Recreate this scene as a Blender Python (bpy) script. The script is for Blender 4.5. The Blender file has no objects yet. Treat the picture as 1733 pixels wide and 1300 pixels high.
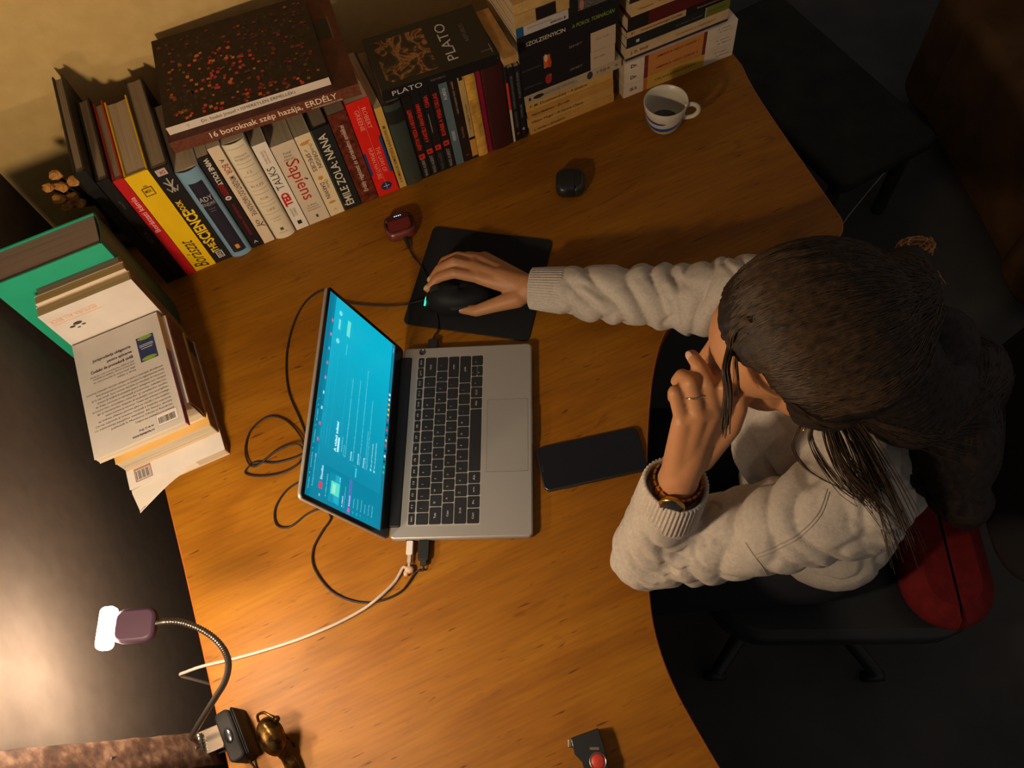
import bpy, bmesh, math, random
from math import sin, cos, pi, sqrt, radians as R
from mathutils import Vector as V, Matrix, Quaternion, noise
from mathutils.bvhtree import BVHTree
random.seed(7)
S = bpy.context.scene
C = S.collection
# ---------------------------------------------------------------- camera
# desk top is z = 0; the world origin is the hinge-side corner of the laptop
CAM = V((0.298395, -0.328468, 1.148294)); FPX = 1351.64
YAW, PITCH, ROLL = 0.199435, 0.480158, -0.218034
MR = Matrix.Rotation(YAW, 3, 'Z') @ Matrix.Rotation(PITCH, 3, 'X') @ Matrix.Rotation(ROLL, 3, 'Z')
cd = bpy.data.cameras.new('camera'); cam = bpy.data.objects.new('camera', cd); C.objects.link(cam)
cam.matrix_world = Matrix.Translation(CAM) @ MR.to_4x4()
cd.sensor_fit = 'HORIZONTAL'; cd.sensor_width = 36; cd.lens = FPX/1733*36; cd.clip_start = .02
S.camera = cam
# ---------------------------------------------------------------- light
W = bpy.data.worlds.new('world'); S.world = W; W.use_nodes = True
W.node_tree.nodes['Background'].inputs[0].default_value = (1, .92, .86, 1)
W.node_tree.nodes['Background'].inputs[1].default_value = .11
LED = 500.0                                    # strength of the lamp's LED panel
SCREEN = .78
FILL_GLOBE = 215.0                                 # added fill globe, unseen, further up the left wall
vs = S.view_settings; vs.view_transform = 'Standard'; vs.look = 'None'; vs.exposure = .38; vs.gamma = 1; vs.use_curve_mapping = False
try:
    S.cycles.max_bounces = 6; S.cycles.use_denoising = True
except Exception: pass

# ---------------------------------------------------------------- frames
TH = math.atan2(.4088, .9126)                 # the desk and its rows of books are turned by this much
UX = V((cos(TH), sin(TH), 0)); VX = V((-sin(TH), cos(TH), 0))
def P(u, v, z=0): return UX*u + VX*v + V((0, 0, z))
def at(px, py, z=0):                           # the point of the photo on the level z
    d = MR @ V(((px-866.5)/FPX, -(py-650)/FPX, -1)); t = (z-CAM.z)/d.z
    return CAM + d*t
def c3(*c):                                    # 0-255 sRGB -> linear
    return tuple(((x/255)/12.92 if x/255 <= .04045 else ((x/255+.055)/1.055)**2.4) for x in c)

# ---------------------------------------------------------------- materials
MC = {}
def mat(col, rough=.6, spec=.3, metal=0, bump=0, bscale=300, var=0, vscale=20, emit=None, es=0, coat=0, name='m'):
    key = (tuple(round(x, 4) for x in col), rough, spec, metal, bump, bscale, var, vscale, emit, es, coat)
    if key in MC: return MC[key]
    m = bpy.data.materials.new(name); m.use_nodes = True; nt = m.node_tree; b = nt.nodes['Principled BSDF']
    b.inputs['Base Color'].default_value = (*col, 1); b.inputs['Roughness'].default_value = rough
    b.inputs['Specular IOR Level'].default_value = spec; b.inputs['Metallic'].default_value = metal
    b.inputs['Coat Weight'].default_value = coat
    if emit: b.inputs['Emission Color'].default_value = (*emit, 1); b.inputs['Emission Strength'].default_value = es
    tc = nt.nodes.new('ShaderNodeTexCoord')
    if bump:
        n = nt.nodes.new('ShaderNodeTexNoise'); n.inputs['Scale'].default_value = bscale; n.inputs['Detail'].default_value = 3
        nt.links.new(tc.outputs['Object'], n.inputs['Vector'])
        bp = nt.nodes.new('ShaderNodeBump'); bp.inputs['Strength'].default_value = bump; bp.inputs['Distance'].default_value = .001
        nt.links.new(n.outputs[0], bp.inputs['Height']); nt.links.new(bp.outputs[0], b.inputs['Normal'])
    if var:
        n = nt.nodes.new('ShaderNodeTexNoise'); n.inputs['Scale'].default_value = vscale; n.inputs['Detail'].default_value = 5
        nt.links.new(tc.outputs['Object'], n.inputs['Vector'])
        r = nt.nodes.new('ShaderNodeValToRGB'); e = r.color_ramp.elements
        e[0].position = .3; e[0].color = (*[x*(1-var) for x in col], 1); e[1].position = .7; e[1].color = (*[min(1, x*(1+var)) for x in col], 1)
        nt.links.new(n.outputs[0], r.inputs[0]); nt.links.new(r.outputs[0], b.inputs['Base Color'])
    MC[key] = m; return m
def ramp_mat(name, coord, scale3, stops, nscale=1, detail=6, rough=.5, spec=.3, bump=0, rot=0, dist=0):
    m = bpy.data.materials.new(name); m.use_nodes = True; nt = m.node_tree; b = nt.nodes['Principled BSDF']
    b.inputs['Roughness'].default_value = rough; b.inputs['Specular IOR Level'].default_value = spec
    tc = nt.nodes.new('ShaderNodeTexCoord'); mp = nt.nodes.new('ShaderNodeMapping'); mp.inputs['Scale'].default_value = scale3; mp.inputs['Rotation'].default_value = (0, 0, rot)
    nt.links.new(tc.outputs[coord], mp.inputs[0])
    n = nt.nodes.new('ShaderNodeTexNoise'); n.inputs['Scale'].default_value = nscale; n.inputs['Detail'].default_value = detail; n.inputs['Distortion'].default_value = dist
    nt.links.new(mp.outputs[0], n.inputs['Vector'])
    r = nt.nodes.new('ShaderNodeValToRGB'); nt.links.new(n.outputs[0], r.inputs[0])
    e = r.color_ramp.elements
    while len(e) < len(stops): e.new(.5)
    for k, (p, c) in enumerate(stops): e[k].position = p; e[k].color = (*c, 1)
    nt.links.new(r.outputs[0], b.inputs['Base Color'])
    if bump:
        bp = nt.nodes.new('ShaderNodeBump'); bp.inputs['Strength'].default_value = bump; bp.inputs['Distance'].default_value = .001
        nt.links.new(n.outputs[0], bp.inputs['Height']); nt.links.new(bp.outputs[0], b.inputs['Normal'])
    return m, nt, b, r

def wood_material():
    m, nt, b, r = ramp_mat('desk_wood', 'Object', (1, 1, 1), [(0, (0, 0, 0)), (1, (1, 1, 1))], rough=.5, spec=.22)
    mp = [n for n in nt.nodes if n.type == 'MAPPING'][0]; mp.inputs['Rotation'].default_value = (0, 0, -TH)
    for l in list(b.inputs['Base Color'].links): nt.links.remove(l)
    def nz(scale, sc, det, d=0):
        q = nt.nodes.new('ShaderNodeMapping'); q.inputs['Scale'].default_value = scale; nt.links.new(mp.outputs[0], q.inputs[0])
        n = nt.nodes.new('ShaderNodeTexNoise'); n.inputs['Scale'].default_value = sc; n.inputs['Detail'].default_value = det; n.inputs['Distortion'].default_value = d
        nt.links.new(q.outputs[0], n.inputs['Vector']); return n
    def rp(src, stops):
        q = nt.nodes.new('ShaderNodeValToRGB'); e = q.color_ramp.elements
        while len(e) < len(stops): e.new(.5)
        for k, (p, c) in enumerate(stops): e[k].position = p; e[k].color = (*c, 1)
        nt.links.new(src.outputs[0], q.inputs[0]); return q
    def mix(a, c, f=None, fac=1, typ='MULTIPLY'):
        x = nt.nodes.new('ShaderNodeMixRGB'); x.blend_type = typ; x.inputs[0].default_value = fac
        nt.links.new(a.outputs[0], x.inputs[1]); nt.links.new(c.outputs[0], x.inputs[2])
        if f: nt.links.new(f.outputs[0], x.inputs[0])
        return x
    base = rp(nz((2, 9, 1), 1.5, 5, 1.2), [(.3, (.215, .072, .0024)), (.5, (.262, .094, .0034)), (.72, (.31, .122, .0056))])
    fine = rp(nz((12, 190, 1), 1, 3), [(.3, (.82, .80, .78)), (.6, (1, 1, 1))])
    dash = rp(nz((26, 210, 1), 1, 2, .3), [(.26, (.42, .30, .2)), (.335, (1, 1, 1))])
    knot = rp(nz((5, 16, 1), 1.7, 4, 1.5), [(.24, (.62, .50, .42)), (.36, (1, 1, 1))])
    x = mix(mix(mix(base, fine), dash), knot)
    nt.links.new(x.outputs[0], b.inputs['Base Color'])
    bp = nt.nodes.new('ShaderNodeBump'); bp.inputs['Strength'].default_value = .12; bp.inputs['Distance'].default_value = .0006
    nt.links.new(dash.outputs[0], bp.inputs['Height']); nt.links.new(bp.outputs[0], b.inputs['Normal'])
    return m

PAPER = c3(232, 222, 206)
def page_mat(col=(.62, .52, .38), axis=0, k=900):
    key = ('page', col, axis)
    if key in MC: return MC[key]
    sc = [4, 4, 4]; sc[axis] = k
    m, nt, b, r = ramp_mat('page_edges', 'Object', tuple(sc), [(.3, tuple(x*.62 for x in col)), (.6, col)], rough=.9, spec=.1, detail=2, bump=.25)
    MC[key] = m; return m

# ---------------------------------------------------------------- mesh building
class MB:
    def __init__(s): s.v = []; s.f = []; s.m = []; s.mats = []; s.sm = []
    def mi(s, m):
        if m not in s.mats: s.mats.append(m)
        return s.mats.index(m)
    def add(s, vs, fs, m, smooth=False, M=None):
        o = len(s.v); s.v += [tuple(M @ V(p)) if M else tuple(p) for p in vs]
        k = s.mi(m)
        for f in fs: s.f.append(tuple(i+o for i in f)); s.m.append(k); s.sm.append(smooth)
        return s
    def box(s, x0, x1, y0, y1, z0, z1, m, M=None):
        vs = [(x, y, z) for z in (z0, z1) for y in (y0, y1) for x in (x0, x1)]
        return s.add(vs, [(0, 2, 3, 1), (4, 5, 7, 6), (0, 1, 5, 4), (2, 6, 7, 3), (0, 4, 6, 2), (1, 3, 7, 5)], m, False, M)
    def prism(s, pts, z0, z1, m, M=None, smooth=False):
        n = len(pts); a = sum(pts[i][0]*pts[(i+1) % n][1]-pts[(i+1) % n][0]*pts[i][1] for i in range(n))
        if a < 0: pts = pts[::-1]
        vs = [(p[0], p[1], z0) for p in pts]+[(p[0], p[1], z1) for p in pts]
        s.add(vs, [tuple(range(n))[::-1], tuple(range(n, 2*n))], m, False, M)
        return s.add(vs, [(i, (i+1) % n, n+(i+1) % n, n+i) for i in range(n)], m, smooth, M)
    def rbox(s, x0, x1, y0, y1, z0, z1, m, r=.004, M=None, b=0, seg=4):
        pts = rrect(x0, x1, y0, y1, r, seg)
        if not b: return s.prism(pts, z0, z1, m, M, False)
        rings = []; n = len(pts); cx, cy = (x0+x1)/2, (y0+y1)/2
        def ins(d): return rrect(x0+d, x1-d, y0+d, y1-d, max(r-d, .0002), seg)
        st = [(b, z0), (b*.3, z0+b*.3), (0, z0+b), (0, z1-b), (b*.3, z1-b*.3), (b, z1)]
        vs = []
        for d, z in st: vs += [(p[0], p[1], z) for p in ins(d)]
        fs = [tuple(range(n))[::-1], tuple(range(5*n, 6*n))]
        s.add(vs, fs, m, False, M)
        return s.add(vs, [(k*n+i, k*n+(i+1) % n, (k+1)*n+(i+1) % n, (k+1)*n+i) for k in range(5) for i in range(n)], m, True, M)
    def tube(s, pts, r, m, n=8, caps=True, M=None, smooth=True):
        pts = [V(p) for p in pts]; L = len(pts)
        rr = r if isinstance(r, (list, tuple)) else [r]*L
        t0 = (pts[1]-pts[0]).normalized(); up = V((0, 0, 1)) if abs(t0.z) < .9 else V((1, 0, 0))
        nx = t0.cross(up).normalized(); vs = []; prev = t0
        for i, p in enumerate(pts):
            t = (pts[min(i+1, L-1)]-pts[max(i-1, 0)])
            t = t.normalized() if t.length > 1e-9 else prev
            q = prev.rotation_difference(t); nx = (q @ nx); nx = (nx-t*nx.dot(t)).normalized(); prev = t; by = t.cross(nx)
            for k in range(n):
                a = 2*pi*k/n; vs.append(p+(nx*cos(a)+by*sin(a))*rr[i])
        fs = [(i*n+k, i*n+(k+1) % n, (i+1)*n+(k+1) % n, (i+1)*n+k) for i in range(L-1) for k in range(n)]
        s.add(vs, fs, m, smooth, M)
        if caps: s.add(vs[:n]+vs[-n:], [tuple(range(n))[::-1], tuple(range(n, 2*n))], m, False, M)
        return s
    def lathe(s, prof, m, n=32, M=None, smooth=True, closed=True):
        vs = [(r*cos(2*pi*k/n), r*sin(2*pi*k/n), z) for r, z in prof for k in range(n)]
        fs = [(i*n+k, i*n+(k+1) % n, (i+1)*n+(k+1) % n, (i+1)*n+k) for i in range(len(prof)-1) for k in range(n)]
        s.add(vs, fs, m, smooth, M); return s
    def ball(s, c, r, m, M3=None, nu=16, nv=10):
        c = V(c); rr = r if isinstance(r, (tuple, list)) else (r, r, r); vs = []
        for j in range(nv+1):
            ph = pi*j/nv
            for i in range(nu):
                a = 2*pi*i/nu; p = V((rr[0]*sin(ph)*cos(a), rr[1]*sin(ph)*sin(a), -rr[2]*cos(ph)))
                if M3: p = M3 @ p
                vs.append(c+p)
        fs = []
        for j in range(nv):
            for i in range(nu):
                q = (j*nu+i, j*nu+(i+1) % nu, (j+1)*nu+(i+1) % nu, (j+1)*nu+i)
                if j == 0: q = (q[0], q[2], q[3])
                elif j == nv-1: q = (q[0], q[1], q[3])
                fs.append(q)
        return s.add(vs, fs, m, True)
    def build(s, name, parent=None, M=None):
        me = bpy.data.meshes.new(name); me.from_pydata(s.v, [], s.f)
        for m in s.mats: me.materials.append(m)
        for p, k, sm in zip(me.polygons, s.m, s.sm): p.material_index = k; p.use_smooth = sm
        me.update(); o = bpy.data.objects.new(name, me); C.objects.link(o)
        if parent: o.parent = parent
        if M is not None: o.matrix_local = M
        return o
def rrect(x0, x1, y0, y1, r, seg=4):
    pts = []
    for cx, cy, a0 in ((x1-r, y1-r, 0), (x0+r, y1-r, pi/2), (x0+r, y0+r, pi), (x1-r, y0+r, 3*pi/2)):
        for k in range(seg+1):
            a = a0+pi/2*k/seg; pts.append((cx+r*cos(a), cy+r*sin(a)))
    return pts
def smooth_path(pts, k=8):
    pts = [V(p) for p in pts]; out = []
    for i in range(len(pts)-1):
        a = pts[max(i-1, 0)]; b = pts[i]; c = pts[i+1]; d = pts[min(i+2, len(pts)-1)]
        for j in range(k):
            t = j/k
            out.append(.5*((2*b)+(c-a)*t+(2*a-5*b+4*c-d)*t*t+(3*b-a-3*c+d)*t**3))
    out.append(pts[-1]); return out
def thing(name, label, cat, M=None, group=None):
    o = bpy.data.objects.new(name, None); C.objects.link(o); o.empty_display_size = .02
    if M is not None: o.matrix_world = M
    return tag(o, label, cat, group)
def tag(o, label=None, cat=None, group=None, kind=None):
    if label: o['label'] = label
    if cat: o['category'] = cat
    if group: o['group'] = group
    if kind: o['kind'] = kind
    return o
def T(x, y, z): return Matrix.Translation((x, y, z))
def RZ(a): return Matrix.Rotation(a, 4, 'Z')
def frame(o, x, y, z):                          # matrix from origin and three axes
    return Matrix(((x[0], y[0], z[0], o[0]), (x[1], y[1], z[1], o[1]), (x[2], y[2], z[2], o[2]), (0, 0, 0, 1)))

TXC = {}
def text_geo(s, size, bold=0, shear=0, spacing=1, align='CENTER'):
    key = (s, bold, shear, spacing, align)
    if key not in TXC:
        cu = bpy.data.curves.new('t', 'FONT'); cu.body = s; cu.size = 1; cu.resolution_u = 2; cu.offset = bold; cu.shear = shear
        cu.space_character = spacing; cu.align_x = align; cu.align_y = 'CENTER'
        ob = bpy.data.objects.new('t', cu); me = bpy.data.meshes.new_from_object(ob)
        TXC[key] = ([tuple(v.co) for v in me.vertices], [tuple(p.vertices) for p in me.polygons])
        bpy.data.objects.remove(ob); bpy.data.curves.remove(cu); bpy.data.meshes.remove(me)
    vs, fs = TXC[key]
    return [(x*size, y*size) for x, y, z in vs], fs
def fit_text(s, length, size, **k):             # text squeezed to a length
    vs, fs = text_geo(s, 1, **k)
    if not vs: return [], []
    x0 = min(p[0] for p in vs); x1 = max(p[0] for p in vs); w = max(x1-x0, 1e-6)
    sx = length/w if length else size
    return [((p[0]-(x0+x1)/2)*sx, p[1]*size) for p in vs], fs

# ================================================================ setting
def plane_obj(name, pts, m):
    return tag(MB().add(pts, [(0, 1, 2, 3)], m).build(name), kind='structure')
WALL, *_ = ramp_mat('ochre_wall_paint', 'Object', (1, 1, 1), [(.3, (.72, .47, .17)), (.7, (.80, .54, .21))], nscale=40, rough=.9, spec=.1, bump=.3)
WALLG, *_ = ramp_mat('darkened_greige_wall', 'Object', (1, 1, 1), [(.3, (.088, .065, .052)), (.7, (.104, .078, .062))], nscale=40, rough=.9, spec=.1, bump=.3)  # grey tint is the left wall's own; extra darkness offsets the strong lamp
FLOOR, *_ = ramp_mat('dark_floor', 'Object', (1, 1, 1), [(.3, (.045, .042, .038)), (.7, (.070, .064, .056))], nscale=6, rough=.8, spec=.2)
FZ = -.745
def slab(name, pts, th, m):                     # wall slab: four points, pushed back by th
    pts = [V(p) for p in pts]; back = [p+V(th) for p in pts]
    return tag(MB().add(pts+back, [(0, 1, 2, 3), (7, 6, 5, 4), (0, 4, 5, 1), (1, 5, 6, 2), (2, 6, 7, 3), (3, 7, 4, 0)], m).build(name), kind='structure')
WU, WV = -.405, .905
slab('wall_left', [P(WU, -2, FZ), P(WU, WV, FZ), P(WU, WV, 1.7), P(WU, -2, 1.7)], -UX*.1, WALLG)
slab('wall_back', [P(WU, WV, FZ), P(.968, WV, FZ), P(.968, WV, 1.7), P(WU, WV, 1.7)], VX*.1, WALL)
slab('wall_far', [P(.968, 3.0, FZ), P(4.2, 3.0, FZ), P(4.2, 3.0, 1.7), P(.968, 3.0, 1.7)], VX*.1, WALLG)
slab('floor', [P(WU, -2, FZ), P(4.2, -2, FZ), P(4.2, 3.1, FZ), P(WU, 3.1, FZ)], V((0, 0, -.1)), FLOOR)
def baseboard(name, a, b, n):
    m = mat((.30, .2, .12), .5); mb = MB(); a = V(a); b = V(b); n = V(n)*.015; h = V((0, 0, .08))
    mb.add([a, b, b+n, a+n, a+h, b+h, b+n+h, a+n+h], [(0, 3, 2, 1), (4, 5, 6, 7), (0, 1, 5, 4), (1, 2, 6, 5), (2, 3, 7, 6), (3, 0, 4, 7)], m)
    tag(mb.build(name), kind='structure')
baseboard('baseboard_left', P(WU, -2, FZ), P(WU, WV, FZ), UX)
baseboard('baseboard_back', P(WU, WV, FZ), P(.968, WV, FZ), -VX)

# ---------------------------------------------------------------- desk
WOOD = wood_material()
EDGE = mat((.42, .10, .018), .35, .4, var=.15, vscale=30)
def build_desk():
    t = thing('corner_desk', 'orange wood veneer corner desk with a curved inner edge, carrying the laptop and the books', 'desk', T(0, 0, FZ))
    out = [P(-.312, -.62), P(-.302, .10), P(-.302, .885), P(.905, .885)]
    c = [V((.615, .93, 0)), V((.650, .84, 0)), V((.735, .590, 0)), V((.748, .545, 0)), V((.738, .515, 0)), V((.70, .49, 0)), V((.60, .445, 0)), V((.50, .40, 0)), V((.44, .355, 0)),
         V((.412, .29, 0)), V((.395, .20, 0)), V((.383, .09, 0)), V((.377, 0, 0)), V((.375, -.08, 0)), V((.380, -.14, 0)), V((.397, -.20, 0)), V((.425, -.26, 0)), V((.468, -.34, 0)), V((.52, -.43, 0)), V((.60, -.56, 0))]
    # back right corner lies under the last stack of books
    c[0] = P(.955, .60); c.insert(0, P(.965, .885))
    fine = smooth_path(c[1:], 5)
    poly = [(p.x, p.y) for p in [out[0], out[1], out[2], c[0]]+fine]
    M = T(0, 0, -FZ)
    MB().prism(poly, -.0265, 0, WOOD).build('desktop', t, M)
    # thin edge band all the way round
    mb = MB(); n = len(poly); rim = []
    ctr = V((.2, .2))
    for i in range(n):
        p = V(poly[i]); a = V(poly[i-1]); b = V(poly[(i+1) % n]); d = (b-a).normalized(); nn = V((-d.y, d.x))
        rim.append((p, nn))
    area = sum(poly[i][0]*poly[(i+1) % n][1]-poly[(i+1) % n][0]*poly[i][1] for i in range(n)); sg = -1 if area > 0 else 1
    vs = []
    for p, nn in rim:
        q = p+nn*sg*.0016
        vs += [(p.x, p.y, -.027), (q.x, q.y, -.0265), (q.x, q.y, -.0006), (p.x, p.y, .0003), (p.x-nn.x*sg*.0006, p.y-nn.y*sg*.0006, .0003)]
    fs = []
    for i in range(n):
        j = (i+1) % n
        for k in range(4): fs.append((i*5+k, j*5+k, j*5+k+1, i*5+k+1))
    mb.add(vs, fs, EDGE, True).build('edge_band', t, M)
    pan = mat((.30, .12, .03), .5, var=.2, vscale=12)
    for a, b in ((P(-.27, -.55), P(-.27, .85)), (P(-.25, .86), P(.92, .86))):
        d = (b-a).normalized(); nn = V((-d.y, d.x, 0))*.009; mb = MB()
        pts = [a-nn, b-nn, b+nn, a+nn]
        mb.prism([(p.x, p.y) for p in pts], FZ, -.027, pan).build('side_panel', t, M)
    for p in (P(.91, .66), P(.30, -.50)):
        MB().tube([(p.x, p.y, FZ), (p.x, p.y, -.027)], .025, mat((.05, .05, .05), .4), 16).build('leg', t, M)
build_desk()

# ================================================================ books
def book(label, t, h, d, M, cover, spine=None, hard=False, bulge=0, pages=(.62, .52, .38), prints=(), top=(), group=None, front=None, name='book', ov=None):
    """spine at y=0 looking to -y, thickness x 0..t, height z 0..h, depth y 0..d
    prints on the spine: ('r', a0,a1,c0,c1,color) rectangles and ('t', text, a, c, length, size, dir, color[,bold,shear]) with a,c as 0..1 along height and thickness
    top: prints on the board x=t in (y,z) metres"""
    c = .0026 if hard else .0007; ov = (.0035 if hard else .0005) if ov is None else ov
    spine = spine or cover
    mc = cover if not isinstance(cover, tuple) else mat(cover, .42, .4, var=.05, vscale=25)
    msp = spine if not isinstance(spine, tuple) else mat(spine, .42, .4, var=.05, vscale=25)
    root = thing(name, label, 'book', M, group)
    ysp = lambda x: -bulge*(1-((x-t/2)/(t/2))**2) if bulge else 0
    K = 9 if bulge else 2
    xs = [t*i/(K-1) for i in range(K)]
    mb = MB()
    # boards and spine as thin shells
    mb.box(0, c, .0005, d, 0, h, mc); mb.box(t-c, t, .0005, d, 0, h, mc)
    pts = [(x, ysp(x)) for x in xs]+[(t-c*.2-(t-c*.4)*i/(K-1), ysp(t-t*i/(K-1))+max(c, .001)) for i in range(K)]
    vs = [(p[0], p[1], z) for z in (0, h) for p in pts]; n = len(pts)
    mb.add(vs, [(i, (i+1) % n, n+(i+1) % n, n+i) for i in range(n)], msp, bulge > 0)
    for z, o in ((0, 0), (h, n)):
        fs = [(o+i, o+i+1, o+n-2-i, o+n-1-i) for i in range(K-1)]
        mb.add(vs, [f if z else f[::-1] for f in fs], msp)
    mb.build('cover', root)
    pg = MB(); pm = page_mat(tuple(pages), 0)
    y0 = c+.0012
    fe = [(c*.9, y0), (t-c*.9, y0), (t-c*.9, d-ov*1.2-.0005), (t/2, d-ov*1.2-.0005-(t*.06 if hard else 0)), (c*.9, d-ov*1.2-.0005)]
    pg.prism(fe, ov, h-ov, pm); pg.build('pages', root)
    if prints or top:
        pr = MB()
        for q in prints:
            if q[0] == 'r':
                _, a0, a1, c0, c1, col = q[:6]; m = col if not isinstance(col, tuple) else mat(col, .45, .35)
                k = 8 if bulge else 1
                for i in range(k):
                    xa = t*(c0+(c1-c0)*i/k); xb = t*(c0+(c1-c0)*(i+1)/k); e = q[6] if len(q) > 6 else .00012
                    pr.add([(xa, ysp(xa)-e, h*a0), (xb, ysp(xb)-e, h*a0), (xb, ysp(xb)-e, h*a1), (xa, ysp(xa)-e, h*a1)], [(0, 1, 2, 3)], m)
            elif q[0] == 'o':                    # oval  (a, c, ra, rc, color)
                _, a, cc, ra, rc, col = q; vs = []
                for i in range(20):
                    x = t*(cc+rc*cos(2*pi*i/20)); vs.append((x, ysp(x)-.00022, h*(a+ra*sin(2*pi*i/20))))
                pr.add(vs, [tuple(range(20))], mat(col, .45, .35))
            else:
                _, s, a, cc, ln, size, di, col = q[:8]; bold = q[8] if len(q) > 8 else 0; sh = q[9] if len(q) > 9 else 0
                g, fs = fit_text(s, ln, size, bold=bold, shear=sh); vs = []
                for x, y in g:
                    if di == 'h': X, Z = t*cc+x, h*a+y
                    elif di == 'up': X, Z = t*cc-y, h*a+x
                    elif di == 'down': X, Z = t*cc+y, h*a-x
                    else: X, Z = t*cc-x, h*a-y
                    vs.append((X, ysp(X)-.0003, Z))
                pr.add(vs, fs, mat(col, .45, .35))
        for q in top:
            if q[0] == 'r': 
                _, y0_, y1_, z0_, z1_, col = q[:6]; m = col if not isinstance(col, tuple) else mat(col, .45, .35); e = q[6] if len(q) > 6 else .0002
                pr.add([(t+e, y0_, z0_), (t+e, y1_, z0_), (t+e, y1_, z1_), (t+e, y0_, z1_)], [(0, 1, 2, 3)], m)
            elif q[0] == 'p':                    # free polygon in (y,z)
                _, pts, col = q[:3]; e = q[3] if len(q) > 3 else .0003
                pr.add([(t+e, a, b) for a, b in pts], [tuple(range(len(pts)))], mat(col, .45, .35))
            else:                                # ('t', text, y, z, len, size, angle, color, bold): angle 0 reads towards -z with tops to +y
                _, s, y, z, ln, size, ang, col = q[:8]; bold = q[8] if len(q) > 8 else 0; sh = q[9] if len(q) > 9 else 0
                g, fs = fit_text(s, ln, size, bold=bold, shear=sh); vs = []
                for a, b in g:
                    a, b = a*cos(ang)-b*sin(ang), a*sin(ang)+b*cos(ang)
                    vs.append((t+.0004, y+b, z-a))
                pr.add(vs, fs, mat(col, .45, .35))
        pr.build('cover_print', root)
    return root
def stand(u, v=.636, z=0, yaw=0, lean=0):       # a book standing in the row, spine to the room
    return T(*P(u, v, z)) @ RZ(TH+yaw) @ Matrix.Rotation(lean, 4, 'Y')
LY = Matrix(((0, 0, -1, 0), (0, 1, 0, 0), (1, 0, 0, 0), (0, 0, 0, 1)))   # book x -> up, book z -> -x
def lie(u, v, z, h, yaw=0):                     # lying with the spine to the room; u,v = left end of the spine
    return T(*P(u, v, z)) @ RZ(TH+yaw) @ T(h, 0, 0) @ LY
BK = c3(28, 27, 28); WH = c3(225, 215, 200); CR = c3(226, 208, 172); BLK = (.012, .012, .013)
PG = (.55, .42, .26); PGD = (.36, .27, .17)
GR = 'books standing in the row along the back of the desk'
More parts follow.
